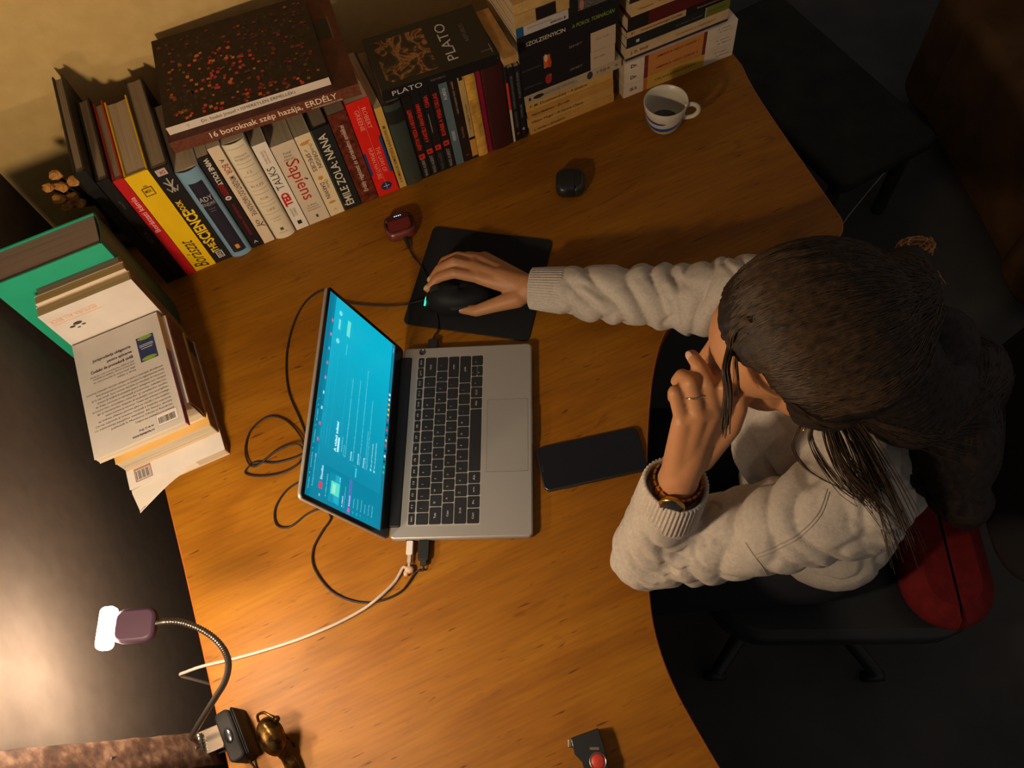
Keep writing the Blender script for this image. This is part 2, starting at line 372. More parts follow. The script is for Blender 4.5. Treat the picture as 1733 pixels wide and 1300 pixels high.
def row_books():
    def b(label, u0, u1, h, d, cover, **k):
        g = .0006; lean = k.pop('lean', 0)
        return book(label, u1-u0-g, h, d, stand(u0, k.pop('v', .636), 0, k.pop('yaw', 0), lean), cover, group=GR, **k)
    b('tall thin black hardcover at the left end of the standing row', -.214, -.196, .290, .235, c3(24, 22, 22), hard=True, pages=PGD)
    b('dark hardcover between the tall black book and the thin red one', -.195, -.1755, .262, .20, c3(26, 22, 22), hard=True, pages=PGD, yaw=.0,
      prints=[('t', 'ACTA', .45, .5, .03, .010, 'up', c3(105, 100, 95)), ('t', 'Kata M.', .78, .5, .02, .006, 'up', c3(90, 85, 80))])
    b('thin red hardcover with pale lettering beside the yellow book', -.1745, -.1575, .252, .19, c3(190, 28, 32), hard=True, pages=PGD,
      prints=[('t', 'Borászati kémia', .66, .52, .088, .0125, 'up', c3(235, 175, 165), .012)])
    b('thick yellow hardcover with a black script title at its foot', -.157, -.1185, .250, .185, c3(236, 190, 22), hard=True, pages=PG,
      prints=[('t', 'Borászat', .17, .45, .078, .034, 'up', c3(35, 30, 20), 0, .6), ('r', .80, .875, .28, .72, c3(50, 40, 15)), ('r', .807, .868, .32, .68, c3(236, 190, 22), .00025),
              ('t', 'MSK', .84, .5, .011, .0095, 'h', c3(45, 35, 15), .02), ('t', 'MB', .885, .5, .006, .006, 'h', c3(45, 35, 15))])
    b('black hardcover with big yellow capitals on the spine', -.118, -.0875, .246, .225, BK, hard=True, pages=PGD,
      prints=[('t', 'SCIENCE', .40, .44, .086, .026, 'up', c3(240, 200, 40), .03), ('t', 'THE', .165, .44, .026, .017, 'up', c3(240, 200, 40), .03), ('t', 'BOOK', .635, .30, .028, .013, 'up', c3(240, 200, 40), .02),
              ('r', .93, .985, .2, .75, c3(190, 175, 160)), ('t', 'DK', .957, .48, .010, .010, 'x', c3(150, 45, 25), .02),
              ('r', .04, .115, .32, .72, c3(200, 195, 185)), ('r', .047, .108, .38, .66, c3(40, 40, 40), .00025), ('t', 'IRE', .077, .52, .012, .008, 'up', c3(215, 210, 200)),
              ('r', .77, .90, .46, .54, c3(170, 160, 150))] +
             [('t', 'V', .84, .5, .018, .022, 'h', c3(170, 160, 150)), ('t', 'W', .79, .5, .020, .018, 'h', c3(170, 160, 150))])
    b('wide pale blue paperback with a dark panel on its rounded spine', -.087, -.0475, .224, .165, c3(122, 158, 178), bulge=.007, pages=PG,
      prints=[('r', .06, .88, .2, .8, c3(38, 36, 50)), ('t', 'ADY', .70, .5, .022, .016, 'h', c3(190, 182, 180)), ('t', 'ENDRE', .645, .5, .022, .010, 'h', c3(170, 162, 160)),
              ('t', 'összes', .595, .5, .011, .004, 'h', c3(130, 125, 130)), ('t', 'versei', .57, .5, .010, .004, 'h', c3(130, 125, 130)), ('r', .10, .15, .42, .60, c3(214, 152, 50), .0003), ('t', 'Z', .125, .51, .005, .006, 'h', c3(60, 30, 20), .03)])
    b('slim black book with white capitals and red lines', -.046, -.0255, .234, .20, c3(30, 26, 28), pages=PG,
      prints=[('t', 'WINE FOLLY', .845, .55, .062, .0115, 'down', c3(228, 220, 205), .02), ('t', 'MAGNUM', .665, .62, .026, .007, 'down', c3(170, 34, 40), .02), ('t', 'EDITION', .665, .36, .026, .006, 'down', c3(170, 34, 40), .01),
              ('o', .575, .5, .021, .26, c3(215, 205, 190)), ('o', .575, .5, .010, .12, c3(150, 40, 35)), ('t', 'THE MASTER GUIDE · THE MASTER GUIDE', .33, .5, .085, .006, 'down', c3(150, 34, 38), .01),
              ('t', 'A', .06, .5, .008, .010, 'h', c3(200, 195, 185))])
    b('cream book with a long dark and red title running down the spine', -.024, -.002, .244, .17, c3(222, 200, 168), pages=PG,
      prints=[('t', 'A', .87, .52, .008, .010, 'down', c3(60, 50, 50)), ('t', 'BOR', .79, .52, .022, .0155, 'down', c3(150, 60, 48), .005), ('t', 'MINDENTUDÓ NAGYKÖNYVE', .515, .52, .100, .0135, 'down', c3(52, 55, 75), .01),
              ('t', 'Y', .20, .5, .014, .020, 'down', c3(90, 60, 50)), ('t', 'o', .235, .5, .012, .014, 'down', c3(90, 60, 50)), ('r', .0, 1, .93, 1., c3(70, 68, 62))])
    g2 = c3(150, 125, 95)
    b('thick cream paperback with a rounded spine and thin rules', -.001, .0375, .241, .15, c3(226, 212, 182), bulge=.006, pages=PG,
      prints=[('t', 'JORDAN B.', .885, .5, .022, .0055, 'h', g2), ('t', 'PETERSON', .855, .5, .024, .0055, 'h', g2), ('t', '12', .73, .5, .008, .008, 'h', g2), ('t', 'RULES', .59, .5, .021, .008, 'h', c3(165, 95, 70), 0),
              ('t', 'FOR', .455, .5, .014, .008, 'h', c3(165, 95, 70)), ('t', 'LIFE', .33, .5, .015, .008, 'h', g2), ('t', 'an antidote', .235, .5, .018, .005, 'h', g2), ('t', 'to chaos', .205, .5, .014, .005, 'h', g2),
              ('r', .09, .12, .42, .58, c3(90, 80, 70)), ('t', 'PENGUIN', .065, .5, .016, .004, 'h', g2)]+[('r', a, a+.003, .14, .86, g2) for a in (.955, .815, .775, .69, .64, .545, .505, .41, .375, .285)])
    b('white paperback with a red and black title, right of the thick cream one', .0395, .0645, .217, .14, c3(232, 222, 204), pages=PG,
      prints=[('t', 'TALKS', .625, .47, .056, .0195, 'up', c3(60, 58, 56)), ('t', 'TED', .375, .47, .034, .0185, 'up', c3(196, 32, 34), .05), ('t', 'THE OFFICIAL TED GUIDE', .86, .62, .030, .004, 'up', c3(190, 60, 50)),
              ('t', 'TO PUBLIC SPEAKING', .86, .42, .030, .004, 'up', c3(70, 60, 60)), ('t', 'CHRIS', .215, .58, .020, .006, 'up', c3(90, 80, 75)), ('t', 'ANDERSON', .215, .34, .022, .005, 'up', c3(90, 80, 75)), ('r', .06, .105, .34, .66, c3(40, 38, 38))])
    b('wide beige paperback with a large red title running down', .0655, .1065, .201, .135, c3(214, 196, 170), pages=PG,
      prints=[('t', 'Sapiens', .56, .52, .098, .032, 'down', c3(178, 42, 34), .004), ('t', 'Yuval', .89, .5, .014, .007, 'h', c3(90, 75, 62)), ('t', 'Noah', .855, .5, .013, .007, 'h', c3(90, 75, 62)), ('t', 'Harari', .82, .5, .017, .007, 'h', c3(90, 75, 62)),
              ('o', .545, .80, .010, .05, c3(55, 50, 50)), ('t', 'A Brief', .235, .5, .017, .0055, 'h', c3(110, 92, 75)), ('t', 'History of', .205, .5, .021, .0055, 'h', c3(110, 92, 75)), ('t', 'Humankind', .175, .5, .023, .0055, 'h', c3(110, 92, 75)), ('r', .06, .10, .45, .55, c3(80, 55, 40))])
    b('cream paperback with purple capitals and small orange birds', .1075, .1355, .202, .135, c3(228, 208, 166), pages=PG,
      prints=[('o', .91, .42, .018, .28, c3(206, 146, 72)), ('o', .925, .68, .008, .15, c3(206, 146, 72)), ('t', 'On the', .845, .72, .018, .0075, 'down', c3(120, 80, 60), 0, .3), ('t', 'ORIGIN', .70, .72, .040, .0105, 'down', c3(85, 55, 85), .01), ('t', 'of', .83, .32, .007, .008, 'down', c3(120, 80, 60), 0, .3),
              ('t', 'SPECIES', .69, .32, .044, .0105, 'down', c3(85, 55, 85), .01), ('o', .49, .45, .024, .16, c3(206, 146, 72)), ('t', 'Charles', .40, .70, .022, .008, 'down', c3(120, 80, 60), 0, .3), ('t', 'DARWIN', .33, .38, .042, .011, 'down', c3(75, 50, 70), .01),
              ('o', .17, .5, .016, .24, c3(206, 146, 72)), ('t', 'A', .07, .5, .006, .006, 'h', c3(160, 110, 60))])
    b('black hardcover with large white capitals running up', .136, .1695, .203, .15, c3(30, 36, 36), hard=True, pages=PGD,
      prints=[('t', 'ÉMILE ZOLA: NANA', .49, .47, .178, .0205, 'up', c3(215, 205, 180), .012), ('r', 0, 1, 0, .045, c3(75, 85, 70))])
    b('mottled brown book with small white script title', .1705, .2035, .218, .17, mat(c3(104, 42, 26), .5, var=.75, vscale=90), spine=mat(c3(98, 40, 26), .5, var=.75, vscale=90), pages=PGD,
      prints=[('t', 'Erdély régészeti és történelmi emlékei', .50, .5, .165, .0115, 'up', c3(218, 195, 175), .006, .2)])
    bl = c3(34, 66, 116)
    b('bright red paperback with two lines of thin white capitals and a blue roundel', .2045, .2455, .226, .155, c3(222, 34, 24), pages=PG,
      prints=[('r', .22, .62, .88, 1., bl), ('r', .25, .50, 0, .10, bl), ('t', 'ROBERT', .82, .66, .046, .011, 'down', c3(250, 150, 130)), ('t', 'GREENE', .82, .34, .046, .011, 'down', c3(250, 150, 130)), ('r', .14, .955, .493, .507, c3(240, 130, 110)),
              ('t', 'THE LAWS OF', .38, .66, .062, .011, 'down', c3(250, 150, 130)), ('t', 'HUMAN NATURE', .36, .34, .078, .011, 'down', c3(250, 150, 130)), ('o', .09, .5, .045, .26, c3(28, 50, 96)), ('r', .055, .125, .49, .51, c3(225, 210, 200), .0003), ('r', .087, .093, .36, .64, c3(225, 210, 200), .0003)])
    b('thin yellow ochre book with a black title between the red and dark green books', .2475, .2615, .197, .15, c3(206, 164, 82), pages=PG,
      prints=[('t', 'A ROMÁNOK NEMZETISÉGI KALENDÁRIUM', .43, .5, .142, .0078, 'up', c3(48, 40, 28), .006)])
    b('dark green hardcover with a rounded spine beside the thin ochre book', .2625, .2955, .196, .15, c3(54, 62, 56), spine=c3(54, 62, 56), bulge=.004, hard=True, pages=PGD,
      prints=[('r', .78, .93, 0, 1, c3(30, 32, 30)), ('o', .07, .5, .03, .22, c3(96, 62, 36)), ('t', 'RS', .07, .5, .012, .010, 'h', c3(54, 50, 40))])
    rd = c3(214, 48, 36); gy = c3(168, 160, 150)
    for i, (tt, ln, sq, lab) in enumerate((('ADJÁTOK VISSZA A HEGYEIMET!', .098, .275, 'leftmost of the four black books with red titles'),
                                      ('A KASTÉLY ÁRNYÉKÁBAN', .090, .30, 'black book with a red title, second of four from the left'),
                                      ('CSABA', .026, .31, 'black book with a very short red title, third of four'),
                                      ('ELVÁSIK A VERES CSILLAG', .098, .32, 'black book with a red title just left of the thin grey blue book'))):
        u0 = .296+i*.0167
        a_t = (.60, .64, .86, .66)[i]
        b(lab, u0, u0+.0164, .199+.001*(i % 2), .135, c3(27, 26, 27), pages=PG,
          prints=[('t', tt, a_t, .5, ln, .0098, 'up', rd, .03), ('r', sq-.03, sq+.03, .16, .84, rd), ('t', 'W', sq, .5, .006, .008, 'up', c3(60, 20, 18), .04), ('t', 'WASS ALBERT', .135, .5, .046, .0085, 'up', gy if i != 2 else c3(90, 88, 86))]
                 + ([('r', .50, .72, .30, .36, gy)] if i == 2 else []))
    b('thin grey blue book right of the black books with red titles', .3635, .3795, .204, .14, c3(88, 106, 112), pages=PG,
      prints=[('t', 'ALMÁSI', .84, .5, .026, .009, 'up', c3(200, 205, 205), .01), ('t', 'VERSEK', .36, .5, .026, .008, 'up', c3(200, 205, 205), .01)])
    b('slim near black book with tiny cream lettering right of the grey blue one', .380, .3975, .199, .14, c3(36, 26, 24), pages=PG,
      prints=[('t', 'utazás a koponyám körül · novellák', .78, .42, .072, .006, 'up', c3(185, 160, 125)), ('t', 'Karinthy', .37, .5, .026, .006, 'up', c3(160, 110, 80)), ('r', .07, .085, .3, .7, c3(120, 45, 35))])
    b('very thin tan book with a black band near its foot', .398, .4095, .200, .14, c3(190, 156, 98), pages=PG,
      prints=[('r', .24, .27, 0, 1, BK), ('r', .03, .24, .1, .9, c3(205, 140, 60)), ('r', .0, .03, 0, 1, BK), ('t', 'a magyar nyelv', .52, .5, .06, .005, 'up', c3(60, 40, 30)), ('r', .93, 1, .2, .8, BK)])
    b('worn yellow paperback with a creased spine', .410, .4305, .194, .14, mat(c3(204, 152, 62), .7, var=.35, vscale=60), bulge=.002, pages=PG,
      prints=[('r', a, a+.0025, .06, .94, c3(160, 108, 45)) for a in (.30, .37, .48, .52, .61, .70, .74, .83, .9)])
    b('thin crimson book beside the wide maroon one', .4312, .4395, .205, .145, c3(140, 22, 52), pages=PG)
    b('wide plain maroon hardcover', .440, .4815, .196, .15, c3(62, 26, 26), bulge=.003, hard=True, pages=PGD)
    b('very thin booklet with an orange and white spine right of the maroon book', .4825, .4875, .178, .13, c3(40, 30, 30), spine=c3(205, 185, 160), pages=PG, prints=[('r', .45, .80, 0, 1, c3(215, 60, 35)), ('r', .8, 1, 0, 1, BK)])
    b('black paperback with tiny grey lettering and a red mark at its foot', .488, .5005, .172, .12, c3(27, 28, 29), pages=PG,
      prints=[('t', 'SZÉPIRODALMI KÖNYVTÁR', .68, .5, .075, .006, 'up', c3(130, 125, 120)), ('t', 'VÁLOGATÁS', .30, .5, .04, .006, 'up', c3(130, 125, 120)), ('o', .10, .5, .016, .2, c3(170, 50, 35))])
    b('last black paperback of the row, small white mark near its foot, against the middle stack', .501, .5115, .170, .12, c3(30, 31, 33), pages=PG,
      prints=[('t', 'ELBESZÉLÉSEK', .76, .5, .06, .006, 'up', c3(130, 125, 120)), ('t', 'NOVELLÁK', .40, .5, .032, .006, 'up', c3(130, 125, 120)), ('o', .14, .5, .02, .22, c3(160, 160, 165))])
row_books()

def lying_books():
    # two big albums on top of the row
    W1 = c3(222, 205, 185)
    ya = -.095
    h = .309; t = .022
    book('large brown album with a cream title under the dark speckled album', t, h, .235, lie(-.072, .652, .2455, h, ya), mat(c3(82, 38, 26), .5, var=.35, vscale=60), spine=mat(c3(104, 56, 38), .5, var=.35, vscale=160), hard=True, pages=PG,
         prints=[('t', '16 boroknak szép hazája, ERDÉLY', .46, .56, .208, .0155, 'down', c3(238, 218, 190), .008), ('t', 'A NAGYVÁRADI BORVIDÉK', .185, .14, .052, .004, 'down', c3(215, 195, 170), .01)],
         top=[('r', .125, .175, .015, .045, c3(22, 20, 22)), ('r', .122, .178, .0135, .015, c3(120, 100, 70)), ('r', .122, .178, .045, .0465, c3(120, 100, 70))], group='books lying on the standing row')
    h = .264; rr = random.Random(3); tp = [('r', 0, .212, 0, h, mat(c3(40, 26, 20), .5, var=.4, vscale=70), .0001)]
    cols = [c3(232, 104, 40), c3(226, 60, 50), c3(222, 130, 50), c3(190, 60, 90), c3(220, 80, 60), c3(150, 60, 40)]
    for i in range(230):
        if i < 70: y = rr.gauss(.085, .03); z = h-rr.gauss(.095, .035)
        elif i < 120: y = rr.uniform(.003, .03); z = rr.uniform(.02, h-.01)
        else: y = rr.uniform(.01, .20); z = rr.uniform(.01, h-.01)
        if not (.002 < y < .203 and .006 < z < h-.01): continue
        s = rr.uniform(.0024, .0042); k = rr.random(); col = cols[int(k*6)] if i < 100 else tuple(x*rr.uniform(.12, .6) for x in cols[int(k*6)])
        a = rr.uniform(-.3, .3); q = [(y+s*cos(a+pi/4+j*pi/2)*1.1, z+s*sin(a+pi/4+j*pi/2)) for j in range(4)]
        tp.append(('p', q, col, .0003+i*2e-6))
    for i in range(160):                          # dim brick shapes
        y = rr.uniform(.002, .20); z = rr.uniform(.006, h-.01); s = rr.uniform(.002, .004)
        tp.append(('p', [(y-s, z-s*.6), (y+s, z-s*.6), (y+s, z+s*.6), (y-s, z+s*.6)], tuple(x*rr.uniform(.8, 2.2) for x in c3(52, 34, 26)), .00015))
    book('dark album speckled with red and orange squares, with a white spine', .0145, h, .212, lie(-.066, .668, .2678, h, ya), c3(40, 26, 20), spine=W1, pages=PG,
         prints=[('t', 'Dr. Szabó József • ISMERETLEN ÉRMELLÉK', .51, .5, .150, .0082, 'down', c3(62, 50, 46), .0), ('t', 'Y', .875, .5, .005, .009, 'down', c3(150, 130, 115)), ('t', 'i', .22, .5, .002, .008, 'down', c3(150, 130, 115))], top=tp, group='books lying on the standing row')
    # thick black paperback with a dark painting-like picture
    h = .200
    pm, *_ = ramp_mat('dark_picture', 'Object', (1, .8, 1), [(.30, c3(22, 20, 18)), (.40, c3(58, 36, 26)), (.46, c3(34, 42, 30)), (.52, c3(78, 54, 34)), (.57, c3(168, 116, 66)), (.62, c3(96, 60, 36)), (.70, c3(130, 36, 28))], nscale=26, detail=3, rough=.5, dist=2.2)
    pic = [('r', .012, .118, .098, .186, pm)]
    book('thick black paperback with a dark picture and white capitals on its cover', .0215, h, .135, lie(.268, .632, .2062, h, -.08), c3(24, 23, 24), pages=PGD,
         prints=[('t', 'PLATO', .79, .5, .052, .0135, 'down', c3(205, 200, 195)), ('t', 'REPUBLIC', .52, .56, .026, .006, 'down', c3(105, 100, 95))],
         top=pic+[('t', 'PLATO', .066, .068, .094, .026, pi/2, c3(205, 200, 195)), ('t', 'REPUBLIC', .075, .034, .046, .010, pi/2, c3(120, 112, 100)), ('t', 'OXFORD', .016, .012, .02, .005, 0, c3(150, 145, 140)), ('r', .008, .03, .004, .0052, c3(150, 145, 140))], group='books lying on the standing row')
    # two worn tan books lying on the right end of the row
    tn = mat(c3(176, 132, 72), .8, var=.25, vscale=50)
    def flat(label, px, py, z, w, L, t, ang, col, pg):
        p = at(px, py, z)
        M = T(p.x, p.y, z) @ RZ(ang) @ T(w, 0, 0) @ LY
        return book(label, t, w, L, M, col, pages=pg, group='worn tan books lying at the right end of the row', hard=False)
    flat('worn tan book lying slanted beside the thick black paperback', 853, 112, .2065, .025, .13, .014, TH-.02, tn, PG)
    # ---- stack two
    g2 = 'books of the middle stack'
    base = .636; u0 = .5155
    def s(label, z0, z1, u, L, d, cover, dv=0, yaw=0, **k):
        return book(label, z1-z0-.0003, L, d, lie(max(u, .5122), base+dv, z0, L, yaw), cover, group=k.pop('group', g2), **k)
    oc = [c3(198, 148, 74), c3(202, 154, 82), c3(196, 142, 66), c3(206, 160, 84)]
    tx = ['L. munka a társadalom', 'Viktor Hugo • A Notre-Dame', 'Henrik Sienkiewicz • Quo vadis', 'F. M. Dosztojevszkij • A játékos']
    ln = [.066, .108, .092, .118]
    lab = ['ochre paperback at the bottom of the middle stack', 'ochre paperback second from the bottom of the middle stack', 'ochre paperback third from the bottom of the middle stack', 'ochre paperback just under the grey cream one in the middle stack']
    for i in range(4):
        s(lab[i], i*.019, (i+1)*.019, u0+[.003, 0, .002, 0][i], [.178, .180, .177, .179][i], .12, mat(oc[i], .6, var=.12, vscale=40), dv=[0, .001, 0, .002][i], pages=PG,
          prints=[('t', tx[i], 1-(ln[i]/2+.008)/.18, .5, ln[i], .0082, 'down', c3(62, 38, 26), .012, .15)])
    s('long grey cream paperback with a dark oval in the middle stack', .076, .097, u0-.001, .196, .125, mat(c3(178, 156, 122), .6, var=.1, vscale=40), pages=PG,
      prints=[('o', .86, .5, .055, .22, c3(40, 40, 44)), ('t', 'GEORGE ORWELL', .635, .52, .070, .0095, 'down', c3(108, 104, 106)), ('o', .33, .5, .03, .42, c3(56, 58, 56)), ('t', '1984', .19, .5, .026, .010, 'down', c3(110, 90, 66)), ('o', .95, .5, .012, .2, c3(40, 40, 44)), ('t', '&', .05, .5, .006, .008, 'down', c3(90, 70, 50))])
    pk = c3(196, 170, 138)
    s('black book with a small red emblem in the middle stack', .097, .136, u0-.003, .184, .13, c3(26, 27, 30), pages=PG,
      prints=[('r', 0, .265, 0, 1, pk), ('o', .72, .5, .035, .28, c3(160, 40, 42)), ('o', .70, .62, .014, .14, c3(190, 110, 90)), ('t', 'KÖNYVEK', .885, .45, .035, .0055, 'down', c3(88, 86, 84)), ('t', 'ISMÉT', .42, .5, .026, .006, 'down', c3(140, 136, 128), 0, .2), ('t', 'Quo vadis', .17, .62, .022, .005, 'down', c3(110, 80, 60), 0, .2)])
    s('black book with a small orange emblem in the middle stack', .136, .177, u0-.003, .185, .13, c3(26, 27, 30), pages=PG,
      prints=[('r', 0, .265, 0, 1, pk), ('r', .69, .76, .15, .8, c3(190, 96, 48)), ('o', .735, .66, .018, .2, c3(214, 178, 130)), ('o', .70, .35, .02, .25, c3(196, 60, 36)), ('t', 'KÖNYVEK', .885, .4, .035, .0055, 'down', c3(88, 86, 84)), ('t', 'ISMÉT', .42, .72, .026, .006, 'down', c3(140, 136, 128), 0, .2), ('t', 'Quo vadis', .14, .6, .026, .005, 'down', c3(110, 80, 60), 0, .2)])
    s('thick black book with white capitals and green italic title in the middle stack', .177, .224, u0-.006, .192, .14, c3(26, 27, 30), pages=PG,
      prints=[('t', 'SZOLZSENYICIN', .73, .60, .074, .0115, 'down', c3(222, 200, 165), .004), ('t', 'A POKOL TORNÁCÁN', .26, .60, .082, .0105, 'down', c3(140, 160, 62), .004, .25)])
    s('white paperback with a blue corner on the middle stack', .2243, .243, u0-.006, .096, .13, c3(188, 178, 166), pages=PG,
      prints=[('r', .86, 1, 0, 1, c3(30, 82, 118)), ('t', 'MAGYAR KRÓNIKA', .55, .62, .045, .004, 'down', c3(150, 120, 100)), ('t', 'MEMORIA ♦', .20, .3, .028, .006, 'down', c3(60, 45, 40), .01)])
    s('black book with a silvery speckled spine on the right of the middle stack', .2243, .257, u0+.0945, .082, .13, c3(28, 28, 30), pages=PG, name='book',
      prints=[('r', .03, .80, .2, .95, mat(c3(92, 86, 80), .4, var=.95, vscale=330)), ('o', .72, .5, .05, .3, c3(170, 110, 96))])
    s('thick tan book with a black square on its spine on top of the middle stack', .2435, .268, u0-.008, .099, .13, mat(c3(186, 146, 84), .8, var=.15, vscale=60), pages=PG, prints=[('r', .22, .62, -.25, 1.0, c3(30, 28, 28))] if 0 else [('r', .25, .62, .02, .98, c3(30, 28, 28))])
    s('wide tan paperback topmost on the middle stack', .2685, .288, u0-.01, .186, .13, mat(c3(192, 152, 88), .8, var=.15, vscale=60), pages=PG)
    # ---- stack three
    g3 = 'books of the right stack'
    base = .633; u3 = .716
    W2 = c3(222, 200, 172); OR = c3(206, 132, 66)
    for i, (z0, z1, col, lb, lab) in enumerate(((0, .030, c3(206, 160, 62), 'OLVASÓKÖNYV', 'wide cream book with a yellow middle band, bottom of the right stack'),
                                           (.030, .058, OR, 'AMERIKA NÉGY ZSIRÁF 2', 'cream book with an orange band, second from the bottom of the right stack'),
                                           (.058, .083, OR, 'AMERIKA NÉGY ZSIRÁF 1', 'cream book with an orange band, third from the bottom of the right stack'))):
        s(lab, z0, z1, u3, .238, .165, mat(W2, .6, var=.08, vscale=40), yaw=-.004, group=g3, pages=PG,
          prints=[('r', .30, .79, 0, 1, col), ('r', .79, .825, 0, 1, c3(118, 48, 42) if i else c3(190, 110, 54)), ('r', .27, .30, 0, 1, c3(118, 48, 42) if i else col), ('t', lb, .53, .5, .09, .0075, 'down', c3(98, 52, 34), .008),
                  ('t', 'Dr.' if i else 'DR 10', .915, .5, .014, .011, 'down', c3(40, 36, 46), .03), ('t', 'A. Dumas', .12, .7, .028, .005, 'down', c3(120, 100, 85)), ('t', 'A Három', .10, .4, .028, .005, 'down', c3(120, 100, 85))])
    s('thin dark purple book in the right stack', .0835, .0925, u3+.004, .214, .15, c3(48, 32, 58), group=g3, pages=PG, dv=.004)
    s('cream paperback under the dark green one in the right stack', .093, .115, u3+.002, .212, .14, mat(c3(206, 172, 124), .6, var=.15, vscale=30), group=g3, pages=PG,
      prints=[('t', 'J. D. Wolf', .87, .42, .036, .0085, 'down', c3(52, 38, 32), .01), ('t', 'Történetek a nagyvilágból', .32, .45, .085, .006, 'down', c3(130, 100, 72), 0, .2)])
    s('near black paperback with an olive green right end in the right stack', .1155, .137, u3+.003, .211, .14, c3(34, 38, 38), group=g3, pages=PG,
      prints=[('r', 0, .235, -.0, 1, c3(112, 112, 44)), ('r', .235, .242, 0, 1, c3(205, 195, 175)), ('t', 'A tenger lovasai', .40, .4, .055, .005, 'down', c3(120, 120, 112)), ('t', 'Novellák', .12, .5, .032, .006, 'down', c3(70, 72, 36)), ('r', .88, .91, .3, .6, c3(200, 190, 170))])
    s('black paperback with a cream left half in the right stack', .1375, .151, u3+.002, .206, .14, c3(34, 28, 30), group=g3, pages=PG,
      prints=[('r', .42, 1, 0, 1, c3(200, 160, 110)), ('t', 'Történeti Személyiségek Krónikája', .66, .5, .085, .006, 'down', c3(60, 40, 35), .015), ('t', 'Bonaventura', .2, .5, .045, .006, 'down', c3(180, 130, 110), .01), ('t', 'F', .94, .5, .005, .009, 'down', c3(60, 40, 35))])
    s('maroon book with a black left end in the right stack', .1515, .179, u3+.004, .205, .14, c3(92, 30, 28), group=g3, pages=PG, prints=[('r', .80, 1, 0, 1, c3(34, 30, 28)), ('r', 0, .02, 0, 1, c3(200, 150, 70))])
    s('cream paperback above the maroon book in the right stack', .1795, .207, u3+.010, .198, .14, mat(c3(206, 166, 106), .6, var=.15, vscale=30), group=g3, pages=PG,
      prints=[('t', 'Mikszáth', .86, .4, .030, .006, 'down', c3(120, 80, 50)), ('t', 'Szent Péter', .62, .5, .045, .0075, 'down', c3(110, 70, 45), .01, .2)])
    s('dark book topmost on the right stack', .2075, .225, u3+.006, .20, .14, c3(40, 40, 34), group=g3, pages=PG)
lying_books()

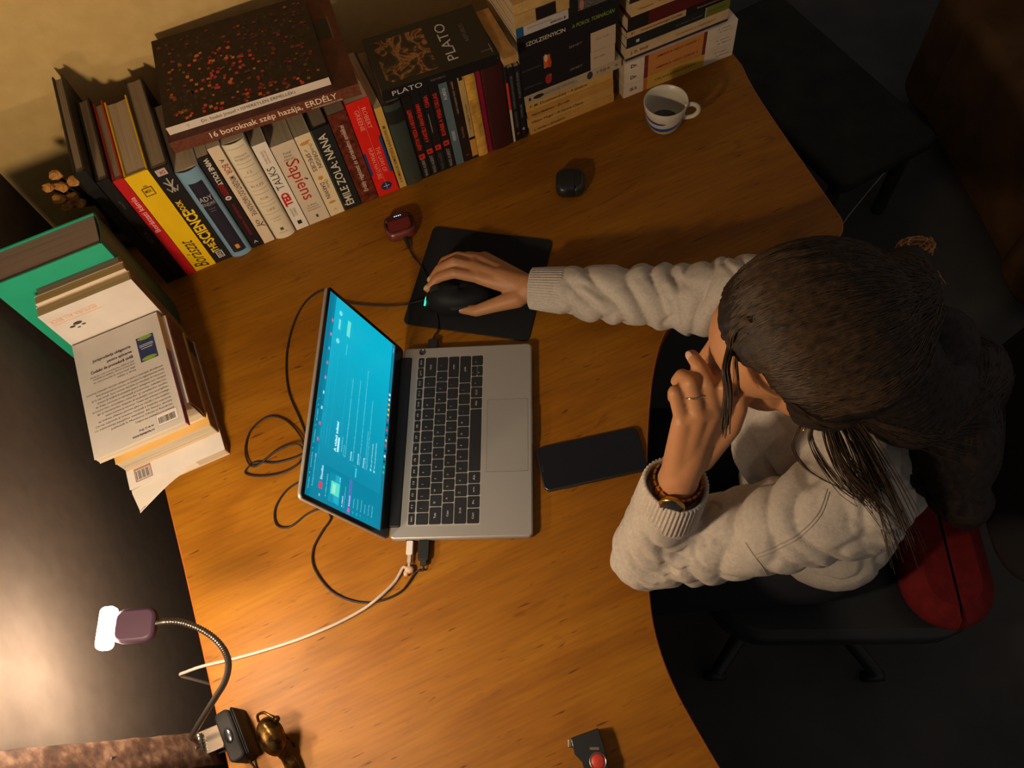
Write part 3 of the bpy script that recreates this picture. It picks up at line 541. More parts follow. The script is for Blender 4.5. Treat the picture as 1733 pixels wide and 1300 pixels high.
def left_books():
    PU = (.50, .40, .28)
    # spines look to +u: book -y axis must point to +u, thickness along -v or up
    def stand_r(u, v, z=0, yaw=0):               # standing, spine to the right; v = front board
        # book axes: y -> -u, x -> v, z -> up   (right handed)
        return T(*P(u, v, z)) @ RZ(TH+yaw) @ Matrix(((0, -1, 0, 0), (1, 0, 0, 0), (0, 0, 1, 0), (0, 0, 0, 1)))
    g = 'books standing at the left behind the white stack'
    tl = c3(40, 160, 122)
    book('very thick teal hardcover standing at the left edge of the desk', .066, .252, .172, stand_r(-.212, .524), tl, spine=c3(34, 70, 56), bulge=.004, hard=True, pages=(.30, .21, .15), group=g)
    book('grey brown paperback standing just in front of the teal hardcover', .010, .216, .130, stand_r(-.206, .5135), c3(96, 78, 58), spine=c3(110, 78, 44), pages=(.22, .17, .12), group=g)
    book('ochre paperback standing between the grey brown one and the white fronted one', .015, .214, .140, stand_r(-.202, .4975), c3(214, 190, 160), spine=mat(c3(118, 82, 48), .7, var=.3, vscale=40), pages=(.42, .24, .09), group=g)
    rt = book('standing paperback with a white front, orange print and a small black emblem', .018, .208, .146, stand_r(-.199, .4785), c3(208, 196, 184), spine=mat(c3(124, 90, 54), .7, var=.3, vscale=40), pages=(.40, .27, .12), group=g)
    # print on its front board (looks to -v): u grows with -y
    pr = MB(); mo = mat(c3(222, 150, 100), .6); mk = mat(c3(60, 55, 52), .6)
    vs, fs = fit_text('EDITURA ALL BECK', .072, .012)
    pr.add([(-.0003, .105-x, .186+y) for x, y in [(-a, -b) for a, b in vs]], fs, mo)
    pr.add([(-.0003, .062, .177), (-.0003, .140, .177), (-.0003, .140, .1778), (-.0003, .062, .1778)], [(0, 3, 2, 1)], mo)
    for a, b_, r in ((.110, .165, .006), (.120, .161, .004), (.104, .158, .003), (.113, .155, .0025)):
        pr.add([(-.0003, a+r*cos(k*pi/5)*1.2, b_+r*sin(k*pi/5)*.6) for k in range(10)], [tuple(range(10))], mk)
    pr.build('front_print', rt)
    # lying stack: spines to the right.  book y -> -u, x -> up, z -> -v ... (x,y,z)->(up,-u,?) right handed: x cross y = z : up x -u = -v
    def lie_r(u, v1, z, yaw=0):
        # origin = back end of the spine (book z runs towards -v)
        return T(*P(u, v1, z)) @ RZ(TH+yaw) @ Matrix(((0, -1, 0, 0), (0, 0, -1, 0), (1, 0, 0, 0), (0, 0, 0, 1)))
    g = 'books of the white stack at the left'
    sp = mat(c3(128, 92, 52), .7, var=.3, vscale=40); dk = c3(70, 48, 30)
    W3 = c3(204, 194, 184)
    h = .222
    A = book('lowest book of the white stack, with a barcode and curled corner pages', .020, h, .158, lie_r(-.190, .474, 0), W3, spine=sp, pages=PU, group=g, bulge=0,
         prints=[('t', 'drept civil · partea generala', .5, .5, .13, .007, 'down', dk, 0, .2)],
         top=[('r', .118, .146, .190, .214, c3(150, 110, 100)), ('r', .120, .144, .194, .212, c3(205, 195, 185), .0003)]+[('r', .121+k*.0021, .1218+k*.0021+(.0006 if k % 3 else 0), .195, .211, c3(40, 36, 36), .0004) for k in range(11)])
    # curled pages at its free front corner
    cu = MB(); pm = mat(c3(200, 188, 174), .8)
    for k in range(14):
        lift = 0; n = 10; vs = []
        for i in range(n+1):
            f = i/n; y = .05+.108*f
            ext = (.006+.0020*k)*max(0, f-.25)**1.3*1.6
            dx = max(.0012, .0185-.0012*k-.010*max(0, f-.35)**2)
            vs += [(dx, y, h-.02), (dx, y, h+ext)]
        cu.add(vs, [(2*i, 2*i+1, 2*i+3, 2*i+2) for i in range(n)], pm, True)
    cu.build('curled_pages', A)
    book('ochre covered paperback second from the bottom of the white stack', .032, .189, .155, lie_r(-.192, .474, .0203), c3(214, 168, 96), spine=sp, pages=PU, group=g,
         prints=[('t', 'codul de procedura civila · adnotat', .45, .5, .15, .007, 'down', dk, 0, .2), ('r', .80, .97, .1, .9, c3(30, 32, 40))] if 0 else [('t', 'codul de procedura civila', .55, .5, .13, .007, 'down', dk, 0, .2), ('r', .04, .20, .12, .9, c3(32, 34, 40))])
    book('thick pale paperback just under the printed white back cover', .057, .174, .142, lie_r(-.196, .474, .0526), c3(224, 212, 200), spine=mat(c3(104, 62, 36), .7, var=.3, vscale=40), pages=PU, group=g, bulge=.003)
    # text book: back cover up; reading direction runs along +u
    h = .214; w = .140
    tk = c3(62, 48, 40); tp = []
    # (y from the spine, z from the back end); angle pi/2-like: text runs towards +u i.e. towards -y, tops to +v i.e. -z
    def L(s, right, z, ln, size, col=tk, bold=0): tp.append(('L', s, right, z, ln, size, col, bold))
    L('Jurisprudenţa obligatorie', .052, .045, .062, .0070, tk, .025); L('pentru aplicarea', .052, .055, .040, .0070, tk, .025); L('Codului de procedură civilă', .052, .065, .068, .0072, tk, .03)
    for k, (a, ln) in enumerate(((.074, .070), (.079, .066), (.085, .067), (.091, .030))): L(['Decizii ale Curţii Constituţionale, CEDO şi CJUE', 'hotărâri prealabile, decizii pronunţate', 'în recursurile în interesul legii', 'ediţia a doua'][k], .052, a, ln, .0042)
    body = ['Lucrarea reuneşte deciziile obligatorii pentru instanţele de judecată,', 'fiind structurată pe articole, cu trimiteri la reglementarea veche', 'şi la cea nouă. Sunt incluse deciziile pronunţate în recursuri,', 'precum şi hotărârile prealabile pentru dezlegarea unor chestiuni',
            'de drept. Lucrarea se adresează practicienilor, judecătorilor,', 'procurorilor, avocaţilor, notarilor şi consilierilor juridici,', 'dar şi teoreticienilor dreptului şi studenţilor care se pregătesc', 'pentru examene şi concursuri. Textele sunt ordonate cronologic,', 'iar indicele alfabetic permite găsirea rapidă a informaţiilor.',
            'Cartea cuprinde şi practica recentă a instanţei supreme,', 'cu sublinierea pasajelor esenţiale din fiecare decizie', 'publicată în Monitorul Oficial al României.', 'Culegerea este actualizată la zi şi completată']
    lens = [.122, .108, .116, .108, .112, .118, .112, .100, .112, .118, .120, .096, .060]
    for k, s_ in enumerate(body): L(s_, .011, .103+k*.0066, lens[k], .0047)
    L('Preţ: 23 de lei', .046, .198, .022, .005, tk, .02); L('www.hamangiu.ro', .046, .205, .034, .0058, tk, .03)
    Cb = book('book with small print and a tiny blue picture on its white back, topmost lying', .015, h, w, lie_r(-.203, .474, .110), c3(192, 181, 170), spine=c3(122, 22, 62), pages=PU, group=g,
         prints=[('r', 0, .34, 0, 1, c3(226, 160, 40))])
    pr = MB()
    for q in tp:
        _, s_, right, z, ln, size, col, bold = q; g_, fs = fit_text(s_, ln, size, bold=bold)
        pr.add([(.0154, right+ln/2-a, z-b) for a, b in g_], fs, mat(col, .6))
    def rect(y0, y1, z0, z1, col, e=.0152): pr.add([(e, y0, z0), (e, y1, z0), (e, y1, z1), (e, y0, z1)], [(0, 1, 2, 3)], mat(col, .5))
    rect(.012, .044, .026, .086, c3(192, 181, 170)); rect(.014, .042, .036, .083, c3(36, 46, 86), .0153)
    for zc in (.0395, .079):
        pr.add([(.0155, .028+.012*cos(k*pi/8), zc+.0036*sin(k*pi/8)) for k in range(16)], [tuple(range(16))], mat(c3(124, 152, 50), .5))
    for zc, l in ((.052, .022), (.055, .022), (.059, .018)): rect(.028-l/2, .028+l/2, zc-.0006, zc+.0006, c3(190, 190, 190), .0155)
    rect(.008, .040, .184, .204, c3(120, 108, 100)); rect(.0084, .0396, .1844, .2036, c3(216, 204, 192), .0154)
    rr = random.Random(5); y = .012
    while y < .037: w_ = rr.choice((.0004, .0007, .0010)); rect(y, y+w_, .190, .201, c3(36, 30, 30), .0156); y += w_+rr.choice((.0004, .0007))
    pr.build('back_print', Cb)
left_books()
# ================================================================ laptop
LW, LD = .3243, .2136                            # width along y, depth along x
def build_laptop():
    t = thing('laptop', 'open silver grey laptop with a bright cyan screen and black keys', 'laptop', T(0, 0, 0))
    al = mat((.33, .305, .28), .42, .5, metal=.35, bump=.08, bscale=1500); bk = mat((.012, .012, .014), .45, .3); gl = mat((.010, .010, .012), .18, .5)
    b = MB(); b.rbox(0, LD, 0, LW, .003, .0155, al, .008, b=.0025, seg=5); base = b.build('base', t)
    for x, y in ((.03, .03), (.03, LW-.03), (LD-.03, .03), (LD-.03, LW-.03)):
        MB().lathe([(0, 0), (.006, 0), (.006, .0035), (0, .0035)], bk, 12, T(x, y, 0)).build('rubber_foot', t)
    zt = .0155
    k0, k1, y0, y1 = .0262, .1345, .0205, .3045
    wl = MB(); wl.rbox(k0-.0012, k1+.0012, y0-.0012, y1+.0012, zt, zt+.00015, mat((.40, .37, .34), .5, metal=.3), .002); wl.build('key_well', t)
    bt = MB(); bt.rbox(.1427, .2070, .1015, .2236, zt, zt+.00012, mat((.06, .055, .05), .5), .002); bt.rbox(.1431, .2066, .1019, .2232, zt, zt+.00022, mat((.315, .29, .265), .44, .5, metal=.35), .002); bt.build('trackpad', t)
    pb = MB(); pb.lathe([(.0058, 0), (.0058, .0004), (.0050, .0004), (.0050, .0002), (0, .0002)], mat((.12, .11, .10), .3, metal=.8), 28, T(.0325, .3157, zt)); pb.build('power_button', t)
    sp = MB(); sp.rbox(LD-.0012, LD+.0002, .145, .205, .0135, .0158, mat((.1, .1, .1), .5), .0005); sp.build('opening_notch', t)
    leg = mat(c3(185, 182, 175), .6)
    rows = [(.0272, .0364, [('esc', 1)]+[('f%d' % i, 1) for i in range(1, 13)]+[('prt', 1), ('del', 1)]),
            (.0390, .0570, [('`', 1)]+[(c, 1) for c in '1234567890-=']+[('back', 1.9)]),
            (.0588, .0760, [('Tab', 1.45)]+[(c, 1) for c in 'QWERTYUIOP[]']+[('\\', 1.4)]),
            (.0778, .0945, [('Caps', 1.75)]+[(c, 1) for c in "ASDFGHJKL;'"]+[('enter', 2.05)]),
            (.0963, .1140, [('Shift', 2.2)]+[(c, 1) for c in 'ZXCVBNM,./']+[('shift', 2.6)]),
            (.1158, .1335, [('Ctrl', 1.25), ('Fn', 1), ('win', 1), ('Alt', 1), ('', 5.45), ('Alt', 1), ('Ctl', 1), ('<', 1), ('^v', 1), ('>', 1)])]
    km = mat((.014, .014, .016), .55, .3)
    for xa, xb, ks in rows:
        tot = sum(w for _, w in ks); pitch = (y1-y0)/tot; y = y0
        for s_, w in ks:
            ya = y+.0008; yb = y+w*pitch-.0008; y += w*pitch
            def key(xa, xb, s_):
                m = MB(); m.rbox(xa, xb, ya, yb, zt+.0001, zt+.0013, km, .0018, b=.0003, seg=3)
                if s_:
                    g, fs = fit_text(s_, min(.0028*len(s_), .009) if len(s_) > 1 else None, .0042)
                    cx_, cy_ = (xa+xb)/2, (ya+yb)/2
                    if len(s_) == 1: cy_ -= .003; cx_ -= .002
                    m.add([(cx_-b_, cy_+a_, zt+.00142) for a_, b_ in g], fs, leg)
                return m.build('key', t)
            if s_ == '^v':
                key(xa, (xa+xb)/2-.0005, '^'); key((xa+xb)/2+.0005, xb, 'v')
            else: key(xa, xb, s_)
    # hinge and lid
    hg = MB(); hg.rbox(-.003, .016, .018, LW-.018, .007, .0172, bk, .003, b=.002); hg.build('hinge', t)
    ang = math.atan2(.0665, .197); hgt = .2095
    Lm = frame((-.001, 0, .0125), (0, 1, 0), (-sin(ang), 0, cos(ang)), (cos(ang), 0, sin(ang)))   # lid: x across (from her left), y up the lid, z towards her
    ld = MB(); ld.rbox(0, LW, 0, hgt, -.006, -.0008, al, .008, b=.0015, seg=5); lid = ld.build('lid', t, Lm)
    gs = MB(); gs.rbox(.0012, LW-.0012, .001, hgt-.0012, -.001, .0006, gl, .0065, seg=5); gs.build('screen_glass', t, Lm)
    g, fs = fit_text('MATEBOOK', .018, .003)
    MB().add([(LW/2+a, .012+b_, .0008) for a, b_ in g], fs, mat((.10, .10, .10), .5)).build('bezel_lettering', t, Lm)
    X0, X1, Y0, Y1 = .0075, LW-.0075, .0265, hgt-.0068
    def em(r, g_, b_, k=1.0): c = c3(r, g_, b_); return mat((0, 0, 0), .4, emit=c, es=k*SCREEN)
    d = MB(); N = 14
    body = bpy.data.materials.new('screen_glow'); body.use_nodes = True; nt = body.node_tree; bs = nt.nodes['Principled BSDF']; bs.inputs['Base Color'].default_value = (0, 0, 0, 1); bs.inputs['Roughness'].default_value = .3
    tc = nt.nodes.new('ShaderNodeTexCoord'); sx = nt.nodes.new('ShaderNodeSeparateXYZ'); nt.links.new(tc.outputs['Object'], sx.inputs[0])
    rp = nt.nodes.new('ShaderNodeValToRGB'); mr = nt.nodes.new('ShaderNodeMath'); mr.operation = 'DIVIDE'; mr.inputs[1].default_value = LW; nt.links.new(sx.outputs[0], mr.inputs[0]); nt.links.new(mr.outputs[0], rp.inputs[0])
    e = rp.color_ramp.elements; e[0].position = .05; e[0].color = (*c3(4, 128, 158), 1); e[1].position = .85; e[1].color = (*c3(0, 178, 206), 1)
    nt.links.new(rp.outputs[0], bs.inputs['Emission Color']); bs.inputs['Emission Strength'].default_value = SCREEN
    d.add([(X0, Y0, .0009), (X1, Y0, .0009), (X1, Y1, .0009), (X0, Y1, .0009)], [(0, 1, 2, 3)], body)
    w, h = X1-X0, Y1-Y0
    def R_(a0, a1, b0, b1, m, e=.0011):          # a across 0..1, b down from the top 0..1
        d.add([(X0+a0*w, Y1-b1*h, e), (X0+a1*w, Y1-b1*h, e), (X0+a1*w, Y1-b0*h, e), (X0+a0*w, Y1-b0*h, e)], [(0, 1, 2, 3)], m)
    def T_(s_, a, b_, ln, size, m, bold=0):      # left aligned
        g, fs = fit_text(s_, ln*w, size*h, bold=bold)
        d.add([(X0+(a+ln/2)*w+x, Y1-b_*h+y, .0013) for x, y in g], fs, m)
    lt = em(120, 226, 238); wt = em(190, 244, 250, 1.1); dm = em(40, 190, 214); dk = em(0, 118, 146)
    R_(0, 1, 0, .05, em(0, 120, 148)); R_(0, 1, .05, .085, em(0, 132, 160)); R_(0, .17, .19, 1, em(2, 132, 162)); R_(0, 1, .955, 1, em(20, 120, 150))
    T_('studio  ×   youtube  ×   forditas  ×   google  ×   +', .03, .025, .42, .018, lt); T_('https://studio', .05, .068, .13, .02, lt)
    rr = random.Random(9)
    for k in range(10): R_(.18+k*.075, .195+k*.075, .06, .078, em(*rr.choice([(220, 120, 200), (150, 230, 240), (240, 90, 130), (120, 160, 240)])), .0012)
    for k in range(8): T_('mappa', .20+k*.078, .095, .04, .014, dm)
    R_(.055, .085, .145, .185, em(226, 66, 92)); T_('Studio', .095, .165, .065, .035, wt, .02); T_('≡', .02, .165, .012, .03, wt)
    T_('Keresés a csatornán', .26, .165, .10, .02, dm); R_(.25, .72, .128, .130, dm); R_(.25, .72, .198, .200, dm)
    R_(.84, .90, .145, .185, em(60, 196, 214)); T_('LÉTREHOZÁS', .845, .165, .05, .02, wt, .02); 
    for a in (.78, .93): d.add([(X0+a*w+.004*cos(k*pi/6), Y1-.165*h+.004*sin(k*pi/6), .0012) for k in range(12)], [tuple(range(12))], lt)
    T_('A videó tartalma', .03, .235, .105, .022, lt)
    R_(.02, .15, .27, .41, em(40, 186, 210)); R_(.055, .115, .29, .40, em(90, 224, 200), .0012); R_(.062, .105, .31, .35, em(150, 236, 214), .0014); T_('0:32', .125, .395, .02, .02, wt)
    T_('A videód', .02, .45, .05, .022, wt, .02); T_('zene és hangeffektusok', .02, .475, .10, .016, lt)
    T_('A videó adatai', .25, .29, .145, .042, wt, .03); R_(.255, .325, .315, .335, wt, .0012); T_('Alapbeállítások', .265, .37, .075, .02, lt)
    R_(.24, .95, .345, .347, dm); R_(.84, .925, .27, .315, em(110, 226, 214), .0012)
    T_('VISSZAVONÁS', .74, .295, .06, .018, lt); T_('Cím (kötelező)', .25, .40, .055, .017, lt); T_('Mit gondoltok erről a könyvről? Beszélgessünk együtt a kommentekben – új videó minden héten', .25, .425, .40, .02, lt)
    T_('Leírás', .62, .40, .03, .016, dm); T_('Indexkép', .25, .50, .045, .022, wt, .02); T_('Válassz ki vagy tölts fel egy képet, amely bemutatja, hogy mi található a videódban. A jó indexkép kitűnik.', .25, .53, .42, .018, lt)
    for k in range(3): T_('•', .235, .55+k*.02, .004, .02, lt)
    T_('Lejátszási listák', .25, .60, .055, .02, wt, .02); T_('Add hozzá a videódat egy vagy több listához. A lejátszási listákkal gyorsabban fedezhetik fel a nézők a tartalmaidat.', .25, .625, .50, .018, lt)
    T_('Közönség', .25, .68, .05, .022, wt, .02); T_('Ez a videó gyerekeknek készült? (kötelező)', .25, .705, .19, .018, lt); T_('Függetlenül attól, hogy hol élsz, meg kell felelned az előírásoknak', .25, .73, .36, .018, lt); T_('Igen, gyerekeknek készült', .275, .79, .12, .02, wt); T_('Nem, nem gyerekeknek készült', .275, .84, .135, .02, wt)
    for b_ in (.79, .84): d.add([(X0+.262*w+.0022*cos(k*pi/6), Y1-b_*h+.0022*sin(k*pi/6), .0012) for k in range(12)], [tuple(range(12))], lt)
    R_(.185, .23, .58, .60, em(60, 200, 220)); R_(.0, .165, .52, .56, em(90, 110, 190)); R_(.012, .03, .527, .553, em(230, 90, 150), .0012); T_('Részletek', .04, .54, .05, .022, wt, .02)
    for k, s_ in enumerate(('Analitika', 'Szerkesztő', 'Kommentek', 'Feliratok', 'Szerzői jog', 'Klipek')):
        T_(s_, .04, .60+k*.052, .045+.006*(k % 3), .02, lt); R_(.014, .026, .592+k*.052, .61+k*.052, dm)
    for k in range(16): R_(.28+k*.028, .292+k*.028, .965, .99, em(*rr.choice([(240, 240, 240), (250, 190, 60), (60, 120, 220), (220, 70, 70), (40, 200, 140), (20, 40, 60)])), .0012)
    T_('18:42', .95, .978, .03, .016, wt)
    d.build('display', t, Lm)
    # ports
    for x in (.030, .050): MB().box(x-.006, x+.006, -.0003, .002, .006, .011, mat((.01, .01, .01), .5)).build('side_port', t)
build_laptop()

# ---------------------------------------------------------------- mouse pad, mouse
def build_mouse():
    z = .003; c = [at(733, 384, 0), at(932, 408, 0), at(899, 579, 0), at(683, 549, 0)]
    ctr = sum(c, V())/4; xa = ((c[1]+c[2])-(c[0]+c[3])).normalized(); a = math.atan2(xa.y, xa.x)
    hw = ((c[1]+c[2])-(c[0]+c[3])).length/4; hh = ((c[0]+c[1])-(c[3]+c[2])).length/4
    pad = MB(); pad.rbox(-hw, hw, -hh, hh, 0, z, mat((.013, .013, .014), .85, .2, bump=.4, bscale=1800), .010, b=.0008)
    o = pad.build('mouse_pad'); o.matrix_world = T(ctr.x, ctr.y, 0) @ RZ(a); tag(o, 'black square cloth mouse pad under the hand and mouse', 'mouse pad')
    M = T(.088, .4235, z) @ RZ(.05)
    t = thing('computer_mouse', 'black computer mouse with a green glowing strip under the hand', 'mouse', M)
    mk = mat((.008, .008, .009), .6, .2)
    b = MB(); nu, nv = 28, 14; vs = []
    for j in range(nv+1):
        q = j/nv; ph = pi/2*q
        for i in range(nu):
            aa = 2*pi*i/nu; ca, sa = cos(aa), sin(aa)
            x = .060*abs(ca)**.85*(1 if ca > 0 else -1); y = (.031-.0035*cos(aa*2))*abs(sa)**.85*(1 if sa > 0 else -1)
            k = cos(ph)**.55; hgt = .0375*sin(ph)**.9*(1-.10*(x/.06) if 1 else 1)
            vs.append((x*k+.004*sin(ph), y*k, .0015+hgt))
    fs = [(j*nu+i, j*nu+(i+1) % nu, (j+1)*nu+(i+1) % nu, (j+1)*nu+i) for j in range(nv) for i in range(nu)]
    b.add(vs, fs, mk, True); b.add(vs[:nu], [tuple(range(nu))[::-1]], mk); b.build('shell', t)
    w = MB(); w.tube([(-.034, -.0035, .034), (-.034, .0035, .034)], .011, mat((.02, .02, .02), .6), 20); w.build('scroll_wheel', t)
    g = MB(); pts = smooth_path([(-.058, -.014, .012), (-.054, -.004, .0195), (-.047, .004, .0275), (-.038, .008, .033)], 5)
    g.tube(pts, .0016, mat((0, 0, 0), .5, emit=(.02, .85, .50), es=1.4), 8); g.build('glowing_strip', t)
    sb = MB(); sb.rbox(-.012, .018, -.0325, -.030, .018, .024, mat((.03, .03, .03), .5), .001); sb.build('side_button', t)
    # cable: from the mouse to behind the screen
    cb = mat((.014, .012, .012), .5)
    pts = [M @ V((-.058, 0, .010)), at(700, 512, .006), at(678, 517, .006), at(645, 518, .004), at(605, 515, .004), at(575, 508, .003), at(550, 492, .003), at(520, 508, .003), at(498, 545, .003), at(485, 600, .003), at(488, 660, .003), at(508, 710, .003), at(520, 745, .003), at(512, 768, .003),
           at(470, 783, .003), at(432, 783, .003), at(415, 800, .003), at(440, 806, .003), at(480, 800, .0055), at(510, 778, .006), at(512, 745, .006), at(485, 712, .003), at(455, 706, .003), at(425, 728, .003), at(415, 765, .005), at(430, 790, .006), at(470, 762, .009), at(505, 752, .008), at(518, 775, .003), at(523, 800, .003),
           at(512, 812, .003), at(485, 830, .003), at(466, 860, .003), at(468, 888, .003), at(490, 892, .003), at(520, 870, .003), at(545, 862, .003), at(560, 876, .003), at(545, 900, .003), at(530, 930, .003), at(532, 962, .003), at(560, 1000, .003), at(600, 1018, .003), at(640, 1018, .004), at(680, 1000, .003), at(704, 968, .004), V((.052, -.045, .0085)), V((.052, -.03, .0085))]
    o = MB().tube(smooth_path(pts, 7), .00155, cb, 8).build('mouse_cable'); tag(o, 'thin black cable looping on the desk behind the laptop screen', 'cable')
    pl = MB(); pl.rbox(.044, .060, -.030, -.001, .0045, .0125, mat((.015, .015, .015), .45), .002, b=.001); pl.rbox(.0475, .0565, -.038, -.029, .0062, .0108, mat((.02, .02, .02), .5), .001); o2 = pl.build('usb_plug', o)
build_mouse()
def build_white_cable():
    m = mat((.42, .34, .29), .5, .3)
    e0 = V((.031, -.03, .0085))
    pts = [e0, V((.031, -.045, .0085)), at(683, 960, .006), at(668, 985, .0035), at(640, 1012, .0075), at(610, 1034, .004), at(560, 1060, .003), at(500, 1084, .003), at(440, 1103, .003), at(392, 1116, .003)]
    a, b = at(392, 1116, .003), at(357, 1124, .003); d = (b-a).normalized()
    pts += [b, at(335, 1130, .000), at(316, 1137, -.006), at(306, 1143, -.02), at(306, 1144, -.02)-V((0, 0, .06)), at(306, 1144, -.02)-V((0, 0, .4)), at(306, 1144, -.02)+V((0, 0, FZ+.022))]
    o = MB().tube(smooth_path(pts, 8), .0023, m, 10).build('charging_cable'); tag(o, 'pale white charging cable running from the laptop over the left desk edge', 'cable')
    p = MB(); p.rbox(.026, .036, -.022, -.001, .005, .0125, mat((.62, .55, .50), .4), .002, b=.001); p.rbox(.0285, .0335, -.034, -.021, .0062, .0112, m, .001); p.build('usb_plug', o)
    q = MB(); q.ball((.0315, -.043, .007), (.007, .006, .005), mat((.50, .32, .18), .6)); q.ball((.027, -.048, .006), (.004, .005, .004), mat((.50, .32, .18), .6)); q.build('cable_clip', o)
    # cable of the red earbud case
    k = mat((.014, .012, .012), .5)
    pts = [at(690, 412, .010), at(694, 424, .004), at(703, 438, .0035), at(712, 450, .006), at(722, 470, .0045), at(735, 500, .0045), at(748, 540, .0045), at(745, 556, .0045), at(739, 563, .006), at(738, 572, .008), V((.047, .340, .0085)), V((.047, .335, .0085))]
    pts = [at(690, 412, .010), at(694, 424, .004), at(703, 438, .0022), at(711, 447, .0048), at(722, 470, .0048), at(735, 510, .0048), at(741, 545, .0048), at(741, 560, .006), V((.050, .352, .008)), V((.048, .340, .0085))]
    o = MB().tube(smooth_path(pts, 7), .0014, k, 8).build('earbud_charging_cable'); tag(o, 'thin black cable from the red case running under the mouse pad edge to the laptop', 'cable')
    p = MB(); p.rbox(.040, .056, LW+.001, LW+.018, .0045, .0125, mat((.015, .015, .015), .45), .002, b=.001); p.build('usb_plug', o)
    a = at(686, 402, .010); b = at(692, 420, .006); p = MB(); p.tube([a, b], [.004, .003], mat((.015, .015, .015), .45), 10); p.build('usb_tip', o)
build_white_cable()

# ---------------------------------------------------------------- earbud cases, phone, cup
def case(name, label, px, py, ang, col, w, l, h, dark=None):
    p = at(px, py, .012); t = thing(name, label, 'earbud case', T(p.x, p.y, 0) @ RZ(ang))
    m = mat(col, .35, .5, coat=.3)
    for nm_, mm, sg in (('body', m, 1), ('lid', dark or m, -1)):
        b = MB(); b.rbox(-w/2, w/2, -l/2, l/2, 0, h, mm, .015, b=.008, seg=8); o = b.build(nm_, t)
        bm = bmesh.new(); bm.from_mesh(o.data)
        g = bmesh.ops.bisect_plane(bm, geom=bm.verts[:]+bm.edges[:]+bm.faces[:], plane_co=(0, l*.16-sg*.0003, 0), plane_no=(0, sg, 0), clear_outer=True)
        bmesh.ops.holes_fill(bm, edges=[e for e in bm.edges if e.is_boundary], sides=0)
        bm.to_mesh(o.data); bm.free()
    return t
t = case('earbud_case', 'dark red rounded earbud case with four small blue lights', 677, 384, .30, (.13, .020, .014), .056, .050, .024, mat((.05, .010, .009), .4, .4))
for k in range(4):
    MB().ball((-.004+k*.0036, .016, .0238), .0011, mat((0, 0, 0), .5, emit=(.25, .55, 1), es=2.2), None, 8, 6).build('status_light', t)
t = case('earbud_case', 'black rounded earbud case alone near the middle stack', 965, 310, -.03-pi/2, (.012, .014, .012), .054, .052, .026, None)
mk = MB(); g, fs = fit_text('B', .003, .005); mk.add([(.012+b_, .012-a_, .0262) for a_, b_ in g], fs, mat((.04, .04, .04), .4)); mk.build('mark', t)
def build_phone():
    c = [at(905, 760, .008), at(1078, 719, .008), at(1097, 796, .008), at(922, 831, .008)]
    ctr = sum(c, V())/4; xa = ((c[1]+c[2])-(c[0]+c[3])); a = math.atan2(xa.y, xa.x); hw = xa.length/4; hh = ((c[0]+c[1])-(c[3]+c[2])).length/4
    t = thing('phone', 'black phone lying face up beside the laptop palm rest', 'phone', T(ctr.x, ctr.y, 0) @ RZ(a))
    b = MB(); b.rbox(-hw, hw, -hh, hh, 0, .0078, mat((.02, .018, .018), .35, .5), .010, b=.002, seg=6); b.build('body', t)
    s = MB(); s.rbox(-hw+.002, hw-.002, -hh+.002, hh-.002, .0078, .0083, mat((.006, .006, .008), .22, .4), .008, seg=6); s.build('screen', t)
    s = MB(); s.rbox(-hw+.004, -hw+.005, -.006, .006, .0083, .0084, mat((.03, .03, .03), .3), .0004); s.build('speaker_slot', t)
    s = MB(); s.rbox(-hw+.03, -hw+.052, -hh-.0008, -hh+.001, .003, .006, mat((.03, .03, .03), .4), .0004); s.build('side_button', t)
build_phone()
def build_cup():
    p = at(1121, 205, .01)
    t = thing('coffee_cup', 'small white cup with blue swooshes and black coffee near the right stack', 'cup', T(p.x+.003, p.y-.002, 0))
    m = mat((.60, .52, .40), .35, .5, coat=.3)
    prof = [(0, .002), (.019, .002), (.021, 0), (.024, .001), (.0285, .008), (.0335, .020), (.0365, .034), (.0385, .048), (.0405, .0615), (.0400, .0628), (.0388, .0622), (.0365, .049), (.0345, .034), (.0312, .020), (.0255, .010), (.018, .006), (0, .0055)]
    MB().lathe(smooth_prof(prof), m, 48).build('bowl', t)
    MB().lathe([(.0, .013), (.0268, .013), (.0274, .0134)], mat((.012, .006, .004), .12, .6), 40).build('coffee', t)
    a0 = -.10
    pts = smooth_path([(.036, 0, .050), (.047, 0, .054), (.058, 0, .048), (.060, 0, .036), (.053, 0, .026), (.042, 0, .022), (.034, 0, .022)], 6)
    MB().tube(pts, .0042, m, 12, M=RZ(a0)).build('handle', t)
    bl = mat(c3(36, 74, 150), .35, .5)
    def rad(z):
        for i in range(3, 8):
            (r0, z0), (r1, z1) = prof[i], prof[i+1]
            if z0 <= z <= z1: return r0+(r1-r0)*(z-z0)/(z1-z0)
        return .0405
    def sw(a_s, a_e, z_s, z_m, z_e, wd):
        vs = []; n = 36
        for i in range(n+1):
            f = i/n; a = R(a_s+(a_e-a_s)*f); z = z_s*(1-f)**2+2*z_m*f*(1-f)+z_e*f*f; w_ = wd*(4*f*(1-f))**.5*.5+.0001
            for zz in (z-w_, z+w_): r = rad(zz)+.0004; vs.append((r*cos(a), r*sin(a), zz))
        return [(2*i, 2*i+2, 2*i+3, 2*i+1) for i in range(n)], vs
    mb = MB()
    for q in ((172, 268, .050, .034, .040, .006), (178, 330, .032, .010, .038, .0062), (195, 318, .021, .010, .028, .0028), (40, 150, .05, .03, .045, .004), (60, 160, .03, .014, .03, .004)):
        fs, vs = sw(*q); mb.add(vs, fs, bl, True)
    mb.build('blue_swoosh', t)
def smooth_prof(p): return p
build_cup()

